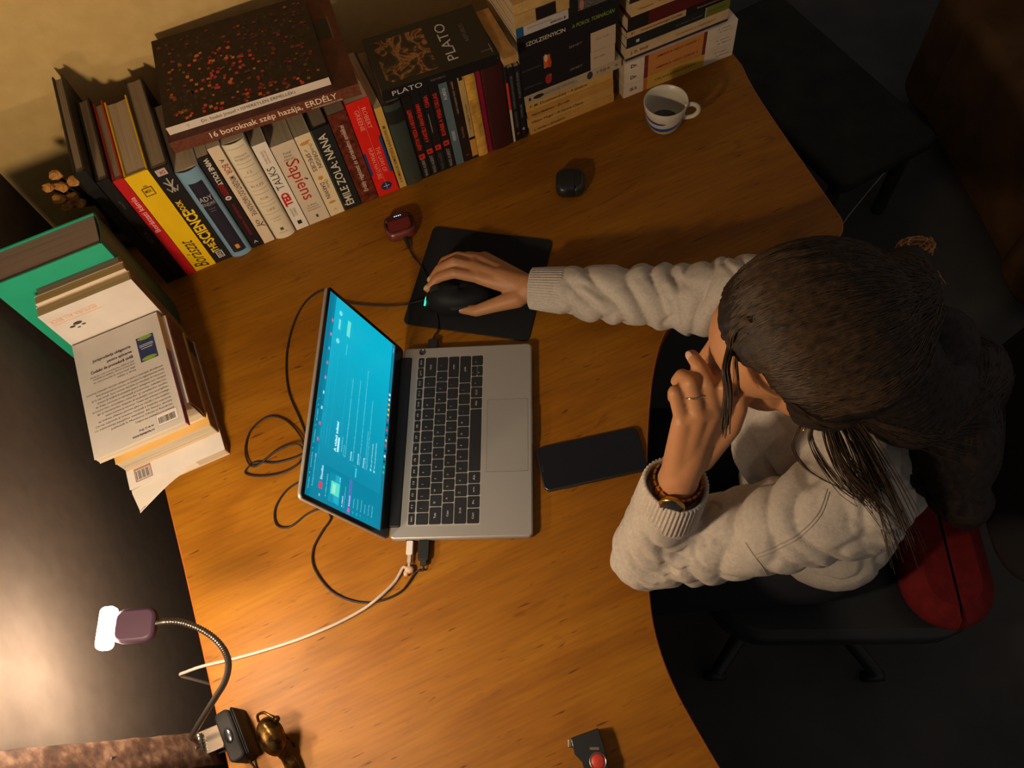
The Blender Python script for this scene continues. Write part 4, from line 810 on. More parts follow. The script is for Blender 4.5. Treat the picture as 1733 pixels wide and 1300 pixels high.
# ---------------------------------------------------------------- lamp, its shelf, figurine, red button gadget
def build_lamp():
    HZ = .272
    tip = at(176, 1064, HZ); hd = at(262, 1056, HZ-.004)
    ax = (hd-tip).normalized()
    t = thing('clip_lamp', 'lit clip-on lamp with a flexible metal gooseneck on the bark shelf', 'lamp', T(*at(330, 1268, .035)))
    inv = t.matrix_world.inverted(); L = lambda p: inv @ V(p)
    zz = V((0, 0, 1)); yy = zz.cross(ax).normalized(); zz = ax.cross(yy)
    Fm = inv @ frame(tip, ax, yy, zz)
    led = mat((1, 1, 1), .5, emit=(1, .83, .62), es=LED, name='led')
    b = MB(); b.rbox(-.0055, .0120, -.0235, .0235, -.0055, .0055, led, .006, b=.002, seg=5); b.build('light_panel', t, Fm)
    b = MB(); b.rbox(.0125, .060, -.019, .019, -.0075, .0075, mat((.035, .017, .028), .5, .2), .012, b=.004, seg=6); b.build('lamp_head', t, Fm)
    ps = [hd-ax*.003, at(282, 1052, .270), at(310, 1054, .266), at(345, 1068, .258), at(372, 1090, .246), at(386, 1118, .225), at(382, 1150, .195), at(365, 1180, .155), at(345, 1212, .105), at(328, 1240, .065), at(318, 1262, .042)]
    pts = smooth_path([L(p) for p in ps], 26)
    n = len(pts); gm = mat((.17, .145, .125), .28, .5, metal=.95)
    tot = [0]
    for i in range(1, n): tot.append(tot[-1]+(pts[i]-pts[i-1]).length)
    # resample evenly, a ring every .75 mm
    step = .00072; q = []; r = []; j = 0; d = 0
    while d < tot[-1]:
        while tot[j+1] < d: j += 1
        f = (d-tot[j])/max(tot[j+1]-tot[j], 1e-9); q.append(pts[j].lerp(pts[j+1], f)); k = len(q) % 4
        r.append(.0032+(.0007 if k in (1, 2) else -.0001) if d > .016 else .0036); d += step
    MB().tube(q, r, gm, 12).build('gooseneck', t)
    # clip: shiny plate along the shelf, from the foot to the desk
    cm = mat((.55, .47, .38), .18, .6, metal=1.0)
    a = at(300, 1277, .030); c = at(378, 1244, .030); dx = (c-a).normalized(); dy = V((0, 0, 1)).cross(dx)
    Cm = inv @ frame(a, dx, dy, V((0, 0, 1)))
    ln = (c-a).length
    b = MB(); b.rbox(-.006, ln, -.016, .016, .000, .003, cm, .004, b=.001); b.build('upper_jaw', t, Cm)
    b = MB(); b.rbox(-.004, ln-.004, -.016, .016, -.030, -.027, cm, .004, b=.001); b.build('lower_jaw', t, Cm)
    b = MB(); b.lathe([(0, .009), (.005, .0085), (.009, .007), (.0105, .003), (.0105, 0), (0, 0)], mat((.05, .05, .05), .2, .6, metal=.6), 24, T(.016, 0, .003)); b.build('neck_socket', t, Cm)
    b = MB(); b.tube([(.034, -.012, .004), (.034, .012, .004)], .0055, cm, 16)
    for k in range(5): b.tube([(.034+.0062*cos(x*pi/6), -.009+k*.0045, .004+.0062*sin(x*pi/6)) for x in range(13)], .0007, mat((.3, .3, .3), .3, metal=1), 6)
    b.build('spring', t, Cm)
    b = MB(); b.tube([(.034, 0, .004), (.05, 0, -.012), (.034, 0, -.026)], .0022, cm, 8); b.build('spring_arm', t, Cm)
    # battery box with the switch at the desk side end
    s0 = at(392, 1244, .045); ang = math.atan2(*(at(405, 1285, .045)-at(375, 1205, .045)).yx)
    Sm = inv @ (T(s0.x, s0.y, 0) @ RZ(ang))
    b = MB(); b.rbox(-.034, .034, -.0125, .0085, .0035, .050, mat((.016, .014, .013), .6, .08), .007, b=.003, seg=6); b.build('switch_box', t, Sm)
    b = MB(); b.rbox(-.033, .033, .0088, .0135, .002, .046, mat((.012, .011, .010), .6, .1), .003, b=.001); b.build('box_back', t, Sm)
    b = MB(); b.ball((0, -.002, .0500), (.0105, .0060, .0022), mat((.008, .008, .009), .25, .5)); b.build('switch', t, Sm)
    wr = [Sm @ V((.033, 0, .02)), Sm @ V((.045, 0, .006)), Sm @ V((.07, .004, .002)), Sm @ V((.16, .03, .002))]
    MB().tube(smooth_path(wr, 6), .0016, mat((.02, .02, .02), .5), 8).build('lamp_wire', t)
build_lamp()
def build_shelf():
    # rough bark-edged board between the left wall and the desk, just above desk level
    bm_, nt, b, r = ramp_mat('bark', 'Object', (1, 1, 1), [(.3, (.02, .010, .006)), (.5, (.06, .028, .016)), (.72, (.14, .08, .05))], nscale=70, rough=.85, spec=.2, bump=1.0, detail=10)
    b.inputs['Roughness'].default_value = .8
    A = at(-60, 1280, .37); B = at(356, 1240, .0)
    d = (B-A).normalized(); nrm = V((d.y, -d.x, 0))
    n = 120; rows = []
    for i in range(n+1):
        f = i/n; p = A.lerp(B, f); ring = []
        for (o, z) in ((.000, .000), (-.003, .010), (.000, .020), (.010, .0265), (.028, .0275), (.06, .027), (.12, .027), (.22, .027), (.22, -.008), (.06, -.008), (.01, -.007)):
            q = p+nrm*o+V((0, 0, z)); k = .0045 if o < .03 else .0012
            ring.append(q+V((0, 0, noise.noise(q*60)*k))+nrm*noise.noise(q*45+V((5, 0, 0)))*k*1.5)
        rows.append(ring)
    vs = [p for rg in rows for p in rg]; w = len(rows[0])
    fs = [(i*w+k, (i+1)*w+k, (i+1)*w+(k+1) % w, i*w+(k+1) % w) for i in range(n) for k in range(w)]
    fs += [tuple(range(w)), tuple(n*w+k for k in range(w))[::-1]]
    o = MB().add(vs, fs, bm_, True).build('bark_shelf'); tag(o, 'rough brown bark-edged wooden board sloping up to the left wall behind the clip lamp', 'shelf')
    o2 = MB(); br = mat((.05, .05, .05), .4)
    for f in (.35, .75):
        p = A.lerp(B, f)+nrm*.12; o2 = MB().box(p.x-.012, p.x+.012, p.y-.012, p.y+.012, FZ, p.z-.040, br).build('shelf_leg', o)
build_shelf()
def build_figurine():
    p = at(470, 1262, .03)
    br, nt, b, r = ramp_mat('aged_brass', 'Object', (1, 1, 1), [(.35, (.02, .010, .003)), (.6, (.10, .05, .012)), (.8, (.34, .20, .05))], nscale=90, rough=.38, spec=.5, bump=.8)
    b.inputs['Metallic'].default_value = .9
    t = thing('brass_figurine', 'small dark brass figurine with a ribbed round body beside the lamp switch', 'figurine', T(p.x, p.y, 0))
    inv = t.matrix_world.inverted(); L = lambda *a: inv @ at(*a)
    ax = (L(472, 1275, .040)-L(450, 1222, .050)).normalized(); q = V((0, 0, 1)).rotation_difference(ax).to_matrix()
    body = MB(); vs = []; nu, nv = 36, 22; c = L(458, 1243, .043)
    for j in range(nv+1):
        ph = pi*j/nv
        for i in range(nu):
            a = 2*pi*i/nu; rr = 1+.07*math.copysign(abs(sin(a*6+ph*3.0))**.6, sin(a*6+ph*3.0))*sin(ph)
            v = V((.0165*sin(ph)*cos(a)*rr, .0165*sin(ph)*sin(a)*rr, -.026*cos(ph)*(1-.12*cos(ph)))); vs.append(c+q @ v)
    body.add(vs, [(j*nu+i, j*nu+(i+1) % nu, (j+1)*nu+(i+1) % nu, (j+1)*nu+i) for j in range(nv) for i in range(nu)], br, True); body.build('body', t)
    lp = MB(); lp.tube(smooth_path([L(438, 1222, .052), L(436, 1211, .056), L(446, 1206, .060), L(456, 1211, .062), L(463, 1215, .062)], 6), .0019, br, 8); lp.build('head_loop', t)
    kb = MB(); kb.tube([L(455, 1213, .058), L(466, 1216, .056)], [.0035, .003], br, 10); kb.ball(L(468, 1217, .056), .0046, br); kb.build('knob', t)
    nk = MB(); nk.tube(smooth_path([L(470, 1262, .034), L(478, 1272, .028), L(484, 1280, .022), L(492, 1292, .015), L(500, 1306, .0075)], 5), [.010-.0002*i for i in range(10)]+[.0075+.0003*i for i in range(11)], br, 7, smooth=False); nk.build('tail', t)
    ar = MB(); ar.tube(smooth_path([L(474, 1240, .034), L(490, 1250, .020), L(498, 1262, .004)], 5), .0025, br, 8); ar.tube(smooth_path([L(462, 1250, .03), L(466, 1262, .014), L(470, 1272, .003)], 5), .0028, br, 8)
    ar.build('foot', t)
build_figurine()
def build_gadget():
    p = at(1003, 1275, .01); t = thing('pocket_torch', 'black angular pocket gadget with a round red button at the bottom edge of the desk', 'gadget', T(p.x, p.y, 0))
    inv = t.matrix_world.inverted(); bk = mat((.013, .013, .014), .4, .4)
    z0 = .02; pp = [(966, 1249), (1012, 1232), (1022, 1262), (1030, 1300), (1036, 1345), (995, 1352), (990, 1310), (985, 1290), (972, 1276)]
    pts = [(inv @ at(a, b, z0)) for a, b in pp]
    ctr = sum(pts, V())/len(pts); mb = MB(); n = len(pts); vs = []
    for z, k in ((0, .97), (.003, 1), (.019, 1), (.022, .96)):
        for q in pts: vs.append((ctr.x+(q.x-ctr.x)*k, ctr.y+(q.y-ctr.y)*k, z))
    fs = [(j*n+i, j*n+(i+1) % n, (j+1)*n+(i+1) % n, (j+1)*n+i) for j in range(3) for i in range(n)]+[tuple(range(n))[::-1], tuple(range(3*n, 4*n))]
    mb.add(vs, fs, bk); mb.build('body', t)
    c = inv @ at(1012, 1289, .022)
    MB().lathe([(.0108, 0), (.0112, .0018), (.0098, .0022), (.0095, .0006)], mat((.45, .40, .36), .25, metal=1), 28, T(c.x, c.y, .0215)).build('button_ring', t)
    MB().lathe([(.0093, 0), (.0093, .0015), (.006, .0026), (0, .003)], mat((.42, .035, .018), .4, .4), 28, T(c.x, c.y, .0215)).build('red_button', t)
    c = inv @ at(1006, 1267, .022); g = MB(); g.rbox(c.x-.006, c.x+.006, c.y-.0016, c.y+.0016, .0218, .0226, mat((.30, .24, .15), .35, metal=.8), .0006, ); g.build('metal_plate', t)
    c = inv @ at(964, 1257, .014); g = MB(); g.rbox(c.x-.0022, c.x+.003, c.y-.006, c.y+.004, .004, .017, mat((.5, .42, .34), .25, metal=1), .001, b=.0008); g.build('strap_lug', t)
build_gadget()
def build_gem_tree():
    p = at(104, 322, .20); t = thing('stone_tree', 'small ornamental tree with rough amber stones behind the teal book', 'ornament', T(*P(-.272, .79, 0)))
    br = mat((.035, .018, .010), .7, bump=.6, bscale=300)
    inv = t.matrix_world.inverted()
    MB().rbox(-.04, .04, -.03, .03, 0, .018, mat((.05, .03, .02), .7), .008, b=.002).build('base', t)
    tops = [(95, 297, .235), (82, 318, .215), (104, 316, .225), (122, 307, .230), (100, 338, .205), (124, 334, .205), (114, 350, .190), (135, 345, .19)]
    tp = [inv @ at(*q) for q in tops]; root = V((0, 0, .015)); mid = V((.005, 0, .11))
    MB().tube(smooth_path([root, V((.006, .003, .06)), mid], 5), [.009-.0004*i for i in range(11)], br, 10).build('trunk', t)
    rr = random.Random(4); st = mat((.62, .27, .06), .35, .5, var=.35, vscale=60)
    for k, q in enumerate(tp):
        MB().tube(smooth_path([mid-V((0, 0, .02)), (mid+q)/2+V((0, 0, -.01)), q], 4), .0022, br, 6).build('branch', t)
        b = MB(); vs = []; ic = [(j, i) for j in range(5) for i in range(7)]
        for j in range(5):
            ph = pi*(j+.0)/4
            for i in range(7): a = 2*pi*i/7+j*.4; s_ = rr.uniform(.75, 1.15); vs.append(q+V((.0115*sin(ph)*cos(a)*s_, .0095*sin(ph)*sin(a)*s_, -.008*cos(ph)*s_)))
        b.add(vs, [(j*7+i, j*7+(i+1) % 7, (j+1)*7+(i+1) % 7, (j+1)*7+i) for j in range(4) for i in range(7)], st); b.build('amber_stone', t)
build_gem_tree()
def build_fill_lamp():  # unseen lamp, added to brighten the desk behind the laptop lid
    c = P(-.325, -.20, .55)
    t = thing('added_fill_lamp', 'added round fill lamp, unseen on the left wall above the clip lamp', 'lamp', T(*c))
    inv = t.matrix_world.inverted()
    MB().ball((0, 0, 0), .04, mat((1, 1, 1), .5, emit=(1, .78, .54), es=FILL_GLOBE, name='globe'), None, 24, 14).build('globe', t)
    w = inv @ (c-UX*(c.dot(UX)-WU)); MB().tube([w, w*.5], .008, mat((.4, .3, .15), .3, metal=1), 12).build('arm', t)
    MB().tube([w, w*.93], .045, mat((.4, .3, .15), .3, metal=1), 24).build('wall_plate', t)
build_fill_lamp()
# ================================================================ background furniture
def build_back_room():
    # red office chair under the person
    red = mat((.15, .010, .010), .85, .15, bump=.6, bscale=900, var=.2, vscale=60); bk = mat((.02, .02, .02), .45)
    t = thing('office_chair', 'black office chair under the seated person', 'chair', T(.72, .12, FZ))
    def pad(name, M, w, l, th, r):
        b = MB(); b.rbox(-l/2, l/2, -w/2, w/2, -th/2, th/2, bk, r, b=.018, seg=6); return b.build(name, t, M)
    pad('seat', T(.01, .005, .41), .45, .47, .07, .10)
    pad('backrest', T(.275, .01, .74) @ Matrix.Rotation(R(-80), 4, 'Y'), .38, .40, .05, .10)
    MB().tube([(0, 0, .08), (0, 0, .37)], .025, bk, 16).build('gas_post', t)
    MB().tube(smooth_path([(.05, 0, .36), (.20, 0, .35), (.32, 0, .50), (.32, 0, .70)], 6), .018, bk, 10).build('back_support', t)
    for k in range(5):
        a = 2*pi*k/5+.3; e = V((.28*cos(a), .28*sin(a), .06)); MB().tube([(0, 0, .10), e], [.022, .014], bk, 8).build('leg', t)
        MB().lathe([(0, -.01), (.024, -.01), (.026, 0), (.024, .01), (0, .01)], bk, 16, T(e.x, e.y, .027) @ Matrix.Rotation(pi/2, 4, 'X')).build('caster', t)
    cu = MB(); cu.rbox(.812, .958, -.092, .33, FZ+.447, FZ+.520, red, .075, b=.030, seg=8); o = cu.build('seat_cushion'); tag(o, 'red cushion on the chair behind the seated person', 'cushion')
    # dark long case on the floor at the right
    a = at(1372, 40, FZ+.30); b = at(1592, 235, FZ+.30); d = (b-a); L = d.length
    m = Matrix.Translation((a.x, a.y, FZ)) @ RZ(math.atan2(d.y, d.x)); gm = mat((.028, .026, .020), .9, .05, var=.2, vscale=14)
    t = thing('low_bench', 'low dark bench barely lit behind the desk corner', 'bench', m)
    q = MB(); q.rbox(-.15, L, -.30, 0, .27, .31, gm, .03, b=.01); q.build('bench_top', t)
    for x in (-.10, L-.05):
        for y in (-.26, -.04): MB().tube([(x, y, 0), (x, y, .27)], .018, gm, 10).build('leg', t)
    # armchair
    c = at(1733, 60, FZ+.40); m = Matrix.Translation((c.x+.13, c.y-.15, FZ)) @ RZ(.15); am = mat((.10, .048, .018), .9, .1, bump=.6, bscale=500, var=.25, vscale=10)
    t = thing('armchair', 'brown fabric armchair at the right edge of the photo', 'armchair', m)
    q = MB(); q.rbox(-.20, .50, -.35, .35, .05, .40, am, .06, b=.03); q.build('seat', t)
    q = MB(); q.rbox(-.22, .50, .25, .42, .05, .55, am, .06, b=.03); q.build('armrest', t)
    q = MB(); q.rbox(-.22, .50, -.42, -.25, .05, .55, am, .06, b=.03); q.build('armrest', t)
    q = MB(); q.rbox(.40, .56, -.42, .42, .05, .85, am, .06, b=.03); q.build('backrest', t)
    # pale rod leaning, and a thin line hanging by it
    z = FZ+.014
    a = at(1592, 224, z); b = at(1606, 240, z); c = at(1712, 352, z); d = at(1745, 388, z)
    t = MB().tube([a, b, c, d], [.005, .008, .008, .005], mat((.05, .05, .05), .4, metal=.5), 10).build('walking_pole'); tag(t, 'straight rod with a pale wooden grip lying on the floor at the far right', 'rod')
    MB().tube([b.lerp(c, .02), c.lerp(b, .02)], .0130, mat((.36, .20, .09), .6), 14).build('grip', t)
    pts = smooth_path([at(e_, f_, FZ+.003) for e_, f_ in ((1405, 402), (1425, 380), (1440, 360), (1480, 312), (1520, 267), (1550, 243), (1572, 234), (1585, 232))], 6)
    o = MB().tube(pts, .0018, mat((.42, .36, .30), .5), 6).build('earphone_cord'); tag(o, 'thin pale cord curving across the floor from the desk corner', 'cord')
build_back_room()

# ================================================================ person
def blob(prims, voxel, smooth=6, fac=.5):
    """union of tapered capsules ('c', p0, r0, p1, r1) and ellipsoids ('e', centre, radii, 3x3) as one continuous skin"""
    mb = MB(); dm = mat((1, 1, 1))
    for q in prims:
        if q[0] == 'c':
            _, p0, r0, p1, r1 = q; p0, p1 = V(p0), V(p1)
            mb.ball(p0, r0, dm, None, 16, 10); mb.ball(p1, r1, dm, None, 16, 10)
            if (p1-p0).length > 1e-4: mb.tube([p0, p1], [r0, r1], dm, 18)
        else:
            mb.ball(q[1], tuple(q[2]), dm, q[3] if len(q) > 3 else None, 28, 18)
    o = mb.build('tmp'); md = o.modifiers.new('r', 'REMESH'); md.mode = 'VOXEL'; md.voxel_size = voxel; md.use_smooth_shade = True
    ms = o.modifiers.new('s', 'SMOOTH'); ms.factor = fac; ms.iterations = smooth
    dg = bpy.context.evaluated_depsgraph_get(); dg.update(); ev = o.evaluated_get(dg); me = bpy.data.meshes.new_from_object(ev)
    old = o.data; bpy.data.objects.remove(o); bpy.data.meshes.remove(old)
    me.materials.clear()
    return me
def mesh_obj(name, me, m, parent=None):
    me.name = name; me.materials.append(m); me.polygons.foreach_set('material_index', [0]*len(me.polygons)); me.polygons.foreach_set('use_smooth', [True]*len(me.polygons)); me.update()
    o = bpy.data.objects.new(name, me); C.objects.link(o)
    if parent: o.parent = parent
    return o
# --- joints
SHL = V((.615, -.015, .185)); ELL = V((.378, -.032, .052)); WRL = at(1150, 806, .245)       # her left (nearer) arm
SHR = V((.640, .290, .175)); ELR = V((.470, .365, .060)); WRR = at(893, 488, .040)          # her right arm, on the mouse
NECK = V((.635, .125, .215))
HU = V((-.36, .08, .92)).normalized(); HFd = V((-.93, .22, -.30)); HF = (HFd-HU*HFd.dot(HU)).normalized(); HL = HU.cross(HF).normalized()   # up, forward, her left
HC = V((.530, .101, .370))
H3 = Matrix((HF, HL, HU)).transposed()
def hp(f, l, u): return HC+HF*f+HL*l+HU*u
SKIN = mat((.44, .195, .080), .5, .35, bump=.15, bscale=700, var=.06, vscale=30)
nt = SKIN.node_tree; bs = nt.nodes['Principled BSDF']; bs.inputs['Subsurface Weight'].default_value = .12; bs.inputs['Subsurface Radius'].default_value = (.01, .004, .002); bs.inputs['Subsurface Scale'].default_value = .4
def finger(pts, r):
    q = []
    for i in range(len(pts)-1): q.append(('c', pts[i], r[i], pts[i+1], r[i+1]))
    return q
def build_person():
    pr = []
    # head
    pr += [('e', hp(-.012, 0, .030), (.092, .072, .082), H3), ('e', hp(.030, 0, .015), (.062, .062, .075), H3), ('e', hp(.045, 0, -.045), (.045, .050, .055), H3),
           ('c', hp(.062, 0, -.088), .019, hp(.045, 0, -.075), .034), ('c', hp(.055, .0, -.082), .022, hp(-.01, .050, -.050), .020), ('c', hp(.055, 0, -.082), .022, hp(-.01, -.050, -.050), .020),
           ('c', hp(.088, 0, .012), .009, hp(.112, 0, -.026), .0095), ('e', hp(.112, 0, -.030), (.010, .012, .009), H3), ('e', hp(.100, .010, -.033), (.009, .007, .007), H3), ('e', hp(.100, -.010, -.033), (.009, .007, .007), H3),
           ('c', hp(.080, .030, .020), .010, hp(.084, .010, .018), .009), ('c', hp(.080, -.030, .020), .010, hp(.084, -.010, .018), .009),
           ('e', hp(.065, .036, -.020), (.024, .022, .024), H3), ('e', hp(.065, -.036, -.020), (.024, .022, .024), H3),
           ('e', hp(.088, 0, -.054), (.012, .020, .006), H3), ('e', hp(.086, 0, -.064), (.012, .017, .006), H3), ('e', hp(.080, 0, -.092), (.014, .016, .012), H3)]
    for s in (1, -1):                            # ears
        c = hp(-.012, .070*s, -.012)
        for k in range(9):
            a = -2.2+k*.5; p = c+HF*(.014*cos(a)*-1)+HU*(.026*sin(a))+HL*s*.006; a2 = a+.5; p2 = c+HF*(.014*cos(a2)*-1)+HU*(.026*sin(a2))+HL*s*.006
            if k < 8: pr.append(('c', p, .0042, p2, .0042))
        pr += [('e', c+HL*s*.002, (.013, .005, .022), H3), ('e', c-HU*.028+HF*.006+HL*s*.003, (.006, .005, .008), H3)]
    # neck and trunk
    pr += [('c', hp(-.035, 0, -.055), .050, NECK, .056), ('c', NECK, .058, V((.665, .135, .15)), .085),
           ('c', SHL, .048, NECK-V((0, 0, .02)), .05), ('c', SHR, .048, NECK-V((0, 0, .02)), .05),
           ('e', V((.665, .135, .08)), (.095, .150, .14)), ('e', V((.69, .13, -.06)), (.10, .135, .15)), ('e', V((.68, .125, -.21)), (.115, .16, .11)),
           ('c', SHL, .045, ELL, .036), ('c', ELL, .036, WRL, .024), ('c', SHR, .045, ELR, .037), ('c', ELR, .036, WRR, .025)]
    for s in (-1, 1):
        hip = V((.665, .125+s*.085, -.235)); kn = V((.30, .125+s*.13, -.255)); an = V((.33, .125+s*.14, FZ+.09)); toe = V((.16, .125+s*.16, FZ+.035))
        pr += [('c', hip, .082, kn, .056), ('c', kn, .054, an, .036), ('c', an, .036, an-V((0, 0, .05)), .03), ('c', an-V((-.02, 0, .055)), .030, toe, .026)]
    # --- left hand, fingers up against the mouth
    W = WRL; z1 = .325
    mc = [at(1222, 690, z1+.000), at(1206, 694, z1+.006), at(1182, 700, z1+.008), at(1156, 712, z1)]    # index, middle, ring, little knuckles
    for i, k in enumerate(mc): pr.append(('c', W+(k-W)*.08+(k-mc[1])*.12, .019, k, .0125))
    pr += [('c', W, .024, W+(mc[1]-W)*.4, .020), ('c', mc[0], .012, mc[1], .012), ('c', mc[1], .012, mc[2], .012), ('c', mc[2], .012, mc[3], .0115), ('c', W+(mc[2]-W)*.5, .017, W+(mc[1]-W)*.5, .018)]
    F = [[mc[0], at(1228, 655, .360), at(1215, 632, .352), at(1205, 622, .340)],
         [mc[1], at(1199, 650, .362), at(1184, 620, .368), at(1171, 602, .366)],
         [mc[2], at(1170, 647, .366), at(1155, 637, .352), at(1146, 645, .338)],
         [mc[3], at(1143, 664, .356), at(1141, 672, .336), at(1150, 684, .322)]]
    for f, r in zip(F, ([.0105, .0095, .0085, .0072], [.0105, .0095, .0085, .0072], [.0105, .0098, .0088, .0075], [.0098, .0085, .0078, .0068])): pr += finger(f, r)
    th0 = W+(mc[0]-W)*.28+V((.012, 0, -.004)); pr += finger([th0, at(1236, 722, .300), at(1250, 690, .322), at(1252, 668, .336)], [.016, .0125, .0105, .0085])
    # --- right hand over the mouse
    W = WRR
    mc = [at(812, 470, .050), at(800, 452, .054), at(806, 440, .048), at(820, 437, .038)]
    for i, k in enumerate(mc): pr.append(('c', W+(k-W)*.10+(k-mc[1])*.2, .0165, k, .0118))
    pr += [('c', mc[0], .0115, mc[1], .0115), ('c', mc[1], .0115, mc[2], .011), ('c', mc[2], .011, mc[3], .0105), ('c', W, .022, W+(mc[1]-W)*.5, .018)]
    F = [[mc[0], at(768, 462, .060), at(742, 470, .048), at(724, 489, .0335)],
         [mc[1], at(768, 444, .062), at(744, 455, .050), at(730, 474, .034)],
         [mc[2], at(775, 434, .054), at(752, 442, .042), at(742, 458, .024)],
         [mc[3], at(793, 433, .046), at(774, 436, .032), at(762, 446, .015)]]
    for f, r in zip(F, ([.0102, .0092, .0082, .0068], [.0102, .0094, .0084, .0070], [.0100, .009, .008, .0068], [.009, .008, .0072, .0062])): pr += finger(f, r)
    th0 = W+V((-.018, -.016, -.004)); pr += finger([W, th0, at(838, 516, .030), at(806, 526, .020), at(781, 523, .0155)], [.018, .0165, .0125, .0102, .0080])
    body = mesh_obj('person', blob(pr, .0022, 5), SKIN)
    tag(body, 'person with dark hair in a cream sweatshirt, chin in hand, other hand on the mouse', 'person')
    # nails
    nm = mat((.56, .34, .24), .25, .5); ny = mat((.55, .42, .20), .25, .5)
    def nail(tip, prev, up, r, m):
        d = (V(tip)-V(prev)).normalized(); up = (V(up)-d*V(up).dot(d)).normalized(); sd = d.cross(up)
        c = V(tip)-d*.001+up*(r*.80); b = MB(); b.ball(c, (.0062, .0046, .0014), m, Matrix((d, sd, up)).transposed(), 14, 8); b.build('fingernail', body)
    nail(F[0][3], F[0][2], (-.3, 0, 1), .0068, ny); nail(F[1][3], F[1][2], (-.3, 0, 1), .0070, ny); nail(F[2][3], F[2][2], (-.5, 0, 1), .0068, nm)
    nail(at(781, 523, .0155), at(806, 526, .020), (0, -.5, 1), .0080, nm)
    nail(at(1171, 602, .366), at(1184, 620, .368), (-.4, -.6, .6), .0072, nm)
    # ring on the ring finger
    a, b_ = at(1182, 700, z1+.008), at(1170, 647, .366); d = (b_-a).normalized(); c = a.lerp(b_, .62); u = d.cross(V((0, 0, 1))).normalized(); v = d.cross(u)
    rg = MB(); rg.tube([c+(u*cos(2*pi*k/24)+v*sin(2*pi*k/24))*.0108+d*.0012*sin(4*pi*k/24) for k in range(25)], .0009, mat((.6, .5, .36), .2, metal=1), 8); rg.build('ring', body)
    # brows, eyes closed over by the lids, lips
    hb = mat((.03, .016, .010), .7)
    for s in (1, -1):
        MB().tube(smooth_path([hp(.083, s*.016, .0225), hp(.080, s*.032, .0265), hp(.064, s*.046, .022)], 5), [.0012, .0018, .0022, .0024, .0024, .0022, .002, .0018, .0015, .001, .0006], hb, 6).build('eyebrow', body)
        MB().ball(hp(.069, s*.031, .003), (.0125, .0125, .0125), mat((.7, .68, .64), .3), H3).build('eye', body)
        MB().tube(smooth_path([hp(.083, s*.020, -.001), hp(.084, s*.031, .000), hp(.073, s*.043, -.001)], 5), .0012, hb, 6).build('eyelashes', body)
    MB().tube(smooth_path([hp(.089, .020, -.059), hp(.099, .008, -.0575), hp(.100, 0, -.059), hp(.099, -.008, -.0575), hp(.089, -.020, -.059)], 4), .0032, mat((.42, .13, .09), .4), 8).build('lips', body)
    return body
BODY = build_person()

